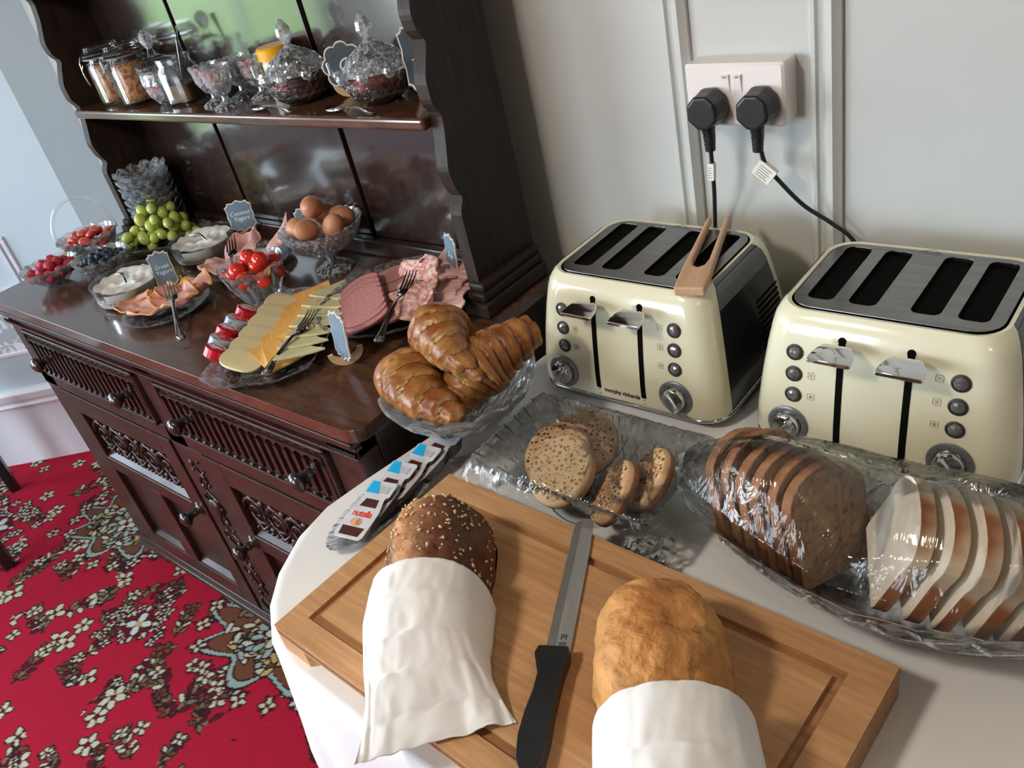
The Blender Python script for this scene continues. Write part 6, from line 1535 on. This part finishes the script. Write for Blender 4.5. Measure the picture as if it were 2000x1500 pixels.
# jar with a yellow lid, behind the first covered dish
t = shelf_thing('yellow_lid_jar', 'small jar with a broad yellow lid behind the dish of dark jam', 'jar', -1.452, 1.002, R(10))
obj('jar_body', MB().lathe([(.002, .0), (.028, 0), (.030, .004), (.030, .066), (.026, .074), (.002, .074)], 32), 'label', t, smooth=True, sharp=40)
obj('lid', MB().lathe([(.002, .096), (.031, .096), (.034, .093), (.034, .074), (.002, .074)], 36), 'yellow', t, smooth=True, sharp=40)
obj('paper_band', MB().add([(-.034, -.008, .094), (-.034, .006, .094), (-.036, .006, .058), (-.036, -.008, .058), (-.031, .006, .010), (-.031, -.008, .010)], [(0, 1, 2, 3), (3, 2, 4, 5)]), 'yellow2', t)
def covered(label, x, y, jam):
    t = shelf_thing('covered_dish', label, 'dish', x, y, .3, 'lidded cut glass jam dishes on the shelf')
    obj('bowl', cut_glass([(.030, 0, 0, 0), (.034, .003, 0, 0), (.050, .014, 1, 0), (.062, .036, 1, 0), (.065, .048, .6, 0), (.066, .052, 0, 0)], [(.063, .052, 0, 0), (.058, .036, 0, 0), (.046, .016, 0, 0), (.002, .006, 0, 0)], nf=18, depth=.004, scal=1, sdep=0, segs=5, sub=5), 'crystal_j', t)
    obj('jam', MB().lathe([(.002, .008), (.044, .016), (.056, .036), (.0575, .042), (.002, .043)], 40), jam, t, smooth=True)
    rm = MB()
    for k in range(9):
        a = 2 * pi * k / 9; rm.ball((.066 * cos(a), .066 * sin(a), .055), .011, 8, sq=(.9, .9, .9))
    for k in range(2):
        a = R(20 + 180 * k); rm.tube([(.063 * cos(a), .063 * sin(a), .044), (.076 * cos(a), .076 * sin(a), .060), (.078 * cos(a), .078 * sin(a), .078)], [.006, .007, .004], 8, flat=.6)
    obj('wavy_rim', rm, 'crystal_s', t, kind='stuff')
    obj('lid', cut_glass([(.060, .054, 0, 0), (.058, .060, 1, 0), (.044, .078, 1, 0), (.022, .092, 1, 0), (.010, .098, 0, 0)], [(.008, .097, 0, 0), (.002, .096, 0, 0)], nf=18, depth=.004, scal=1, sdep=0, segs=5, sub=5), 'crystal_s', t)
    obj('lid_knob', MB().rings([[(r_ * cos(2 * pi * j / 8), r_ * sin(2 * pi * j / 8), z) for j in range(8)] for r_, z in ((.010, .098), (.006, .103), (.009, .107), (.0145, .118), (.0125, .130), (.006, .141), (.001, .145))]), 'crystal_s', t)
    return t
covered('lidded cut glass dish of dark jam beside the yellow-lidded jar', -1.372, .978, 'jamdark')
covered('lidded cut glass dish of red jam beside the flower-shaped sign', -1.160, .982, 'jamred')
def spoon(label, a, b_):
    a, b_ = Vector(a), Vector(b_); d = (b_ - a).normalized(); y = Vector((0, 0, 1)).cross(d).normalized(); T_ = frame(a, d, y)
    t = bpy.data.objects.new('spoon', None); COL.objects.link(t); t.matrix_world = T_; t['label'] = label; t['category'] = 'spoon'; t['group'] = 'teaspoons in front of the jam dishes'
    mb = MB(); n_ = 20; rg = []
    for q_, z in ((1, .0055), (.99, .0035), (.75, .0008), (.4, 0), (.02, 0)): rg.append([(.024 + .024 * q_ * cos(2 * pi * j / n_), .0145 * q_ * sin(2 * pi * j / n_) * (1 - .12 * cos(2 * pi * j / n_)), z) for j in range(n_)])
    for q_, z in ((.02, .0010), (.4, .0010), (.72, .0018), (.95, .0045), (1, .0055)): rg.append([(.024 + .024 * q_ * cos(2 * pi * j / n_), .0145 * q_ * sin(2 * pi * j / n_) * (1 - .12 * cos(2 * pi * j / n_)), z + .0004) for j in range(n_)])
    obj('spoon_bowl', MB().rings(rg), 'silver', t, smooth=True)
    obj('spoon_handle', ribbon(MB(), [(.046, .0035, .0045), (.056, .0026, .008), (.075, .0024, .010), (.10, .0030, .008), (.118, .0052, .0045), (.132, .0068, .002), (.138, .0040, .001)]), 'silver', t, smooth=True, sharp=60)
    return t
spoon('teaspoon lying in front of the dish of dark jam', (-1.468, .928, HZ + .001), (-1.332, .910, HZ + .001))
spoon('teaspoon lying in front of the dish of red jam', (-1.248, .928, HZ + .001), (-1.112, .910, HZ + .001))
sign('flower-shaped chalkboard sign against the dish of red jam', -1.262, 1.000, HZ, .078, .082, R(44), 'G', mat='slate_d', shape='flower', size=.03)
sign('tall chalkboard sign partly hidden by the dresser side, reading Tom', -1.070, 1.008, HZ, .066, .100, R(40), 'S\nTom', mat='slate_d', size=.022)

# ------------------------------------------------------------------ dining chair at the picture edge, only two of its legs in sight
ch = thing('dining_chair', 'dark wooden dining chair standing on the red carpet beyond the sideboard', 'chair', (-2.93, .395, 0), (0, 0, R(154.5)))
for i_, (x, y) in enumerate(((-.233, 0), (.233, 0), (-.20, .40), (.20, .40))):
    obj('leg', MB().rings([[(x + a, y + b_, z) for a, b_ in rrect(w, w, .003, 2)] for z, w in ((0, .015), (.44, .021))]), 'wood_dk', ch)
obj('seat', MB().prism(rrect(.25, .23, .03, 4, 0, .20), .44, .48), 'wood_dk', ch, bevel=.008)
for x in (-.2, .2): obj('back_post', MB().box(x - .018, x + .018, .39, .42, .48, .95), 'wood_dk', ch)
obj('back_rail', MB().box(-.2, .2, .395, .415, .86, .94), 'wood_dk', ch)
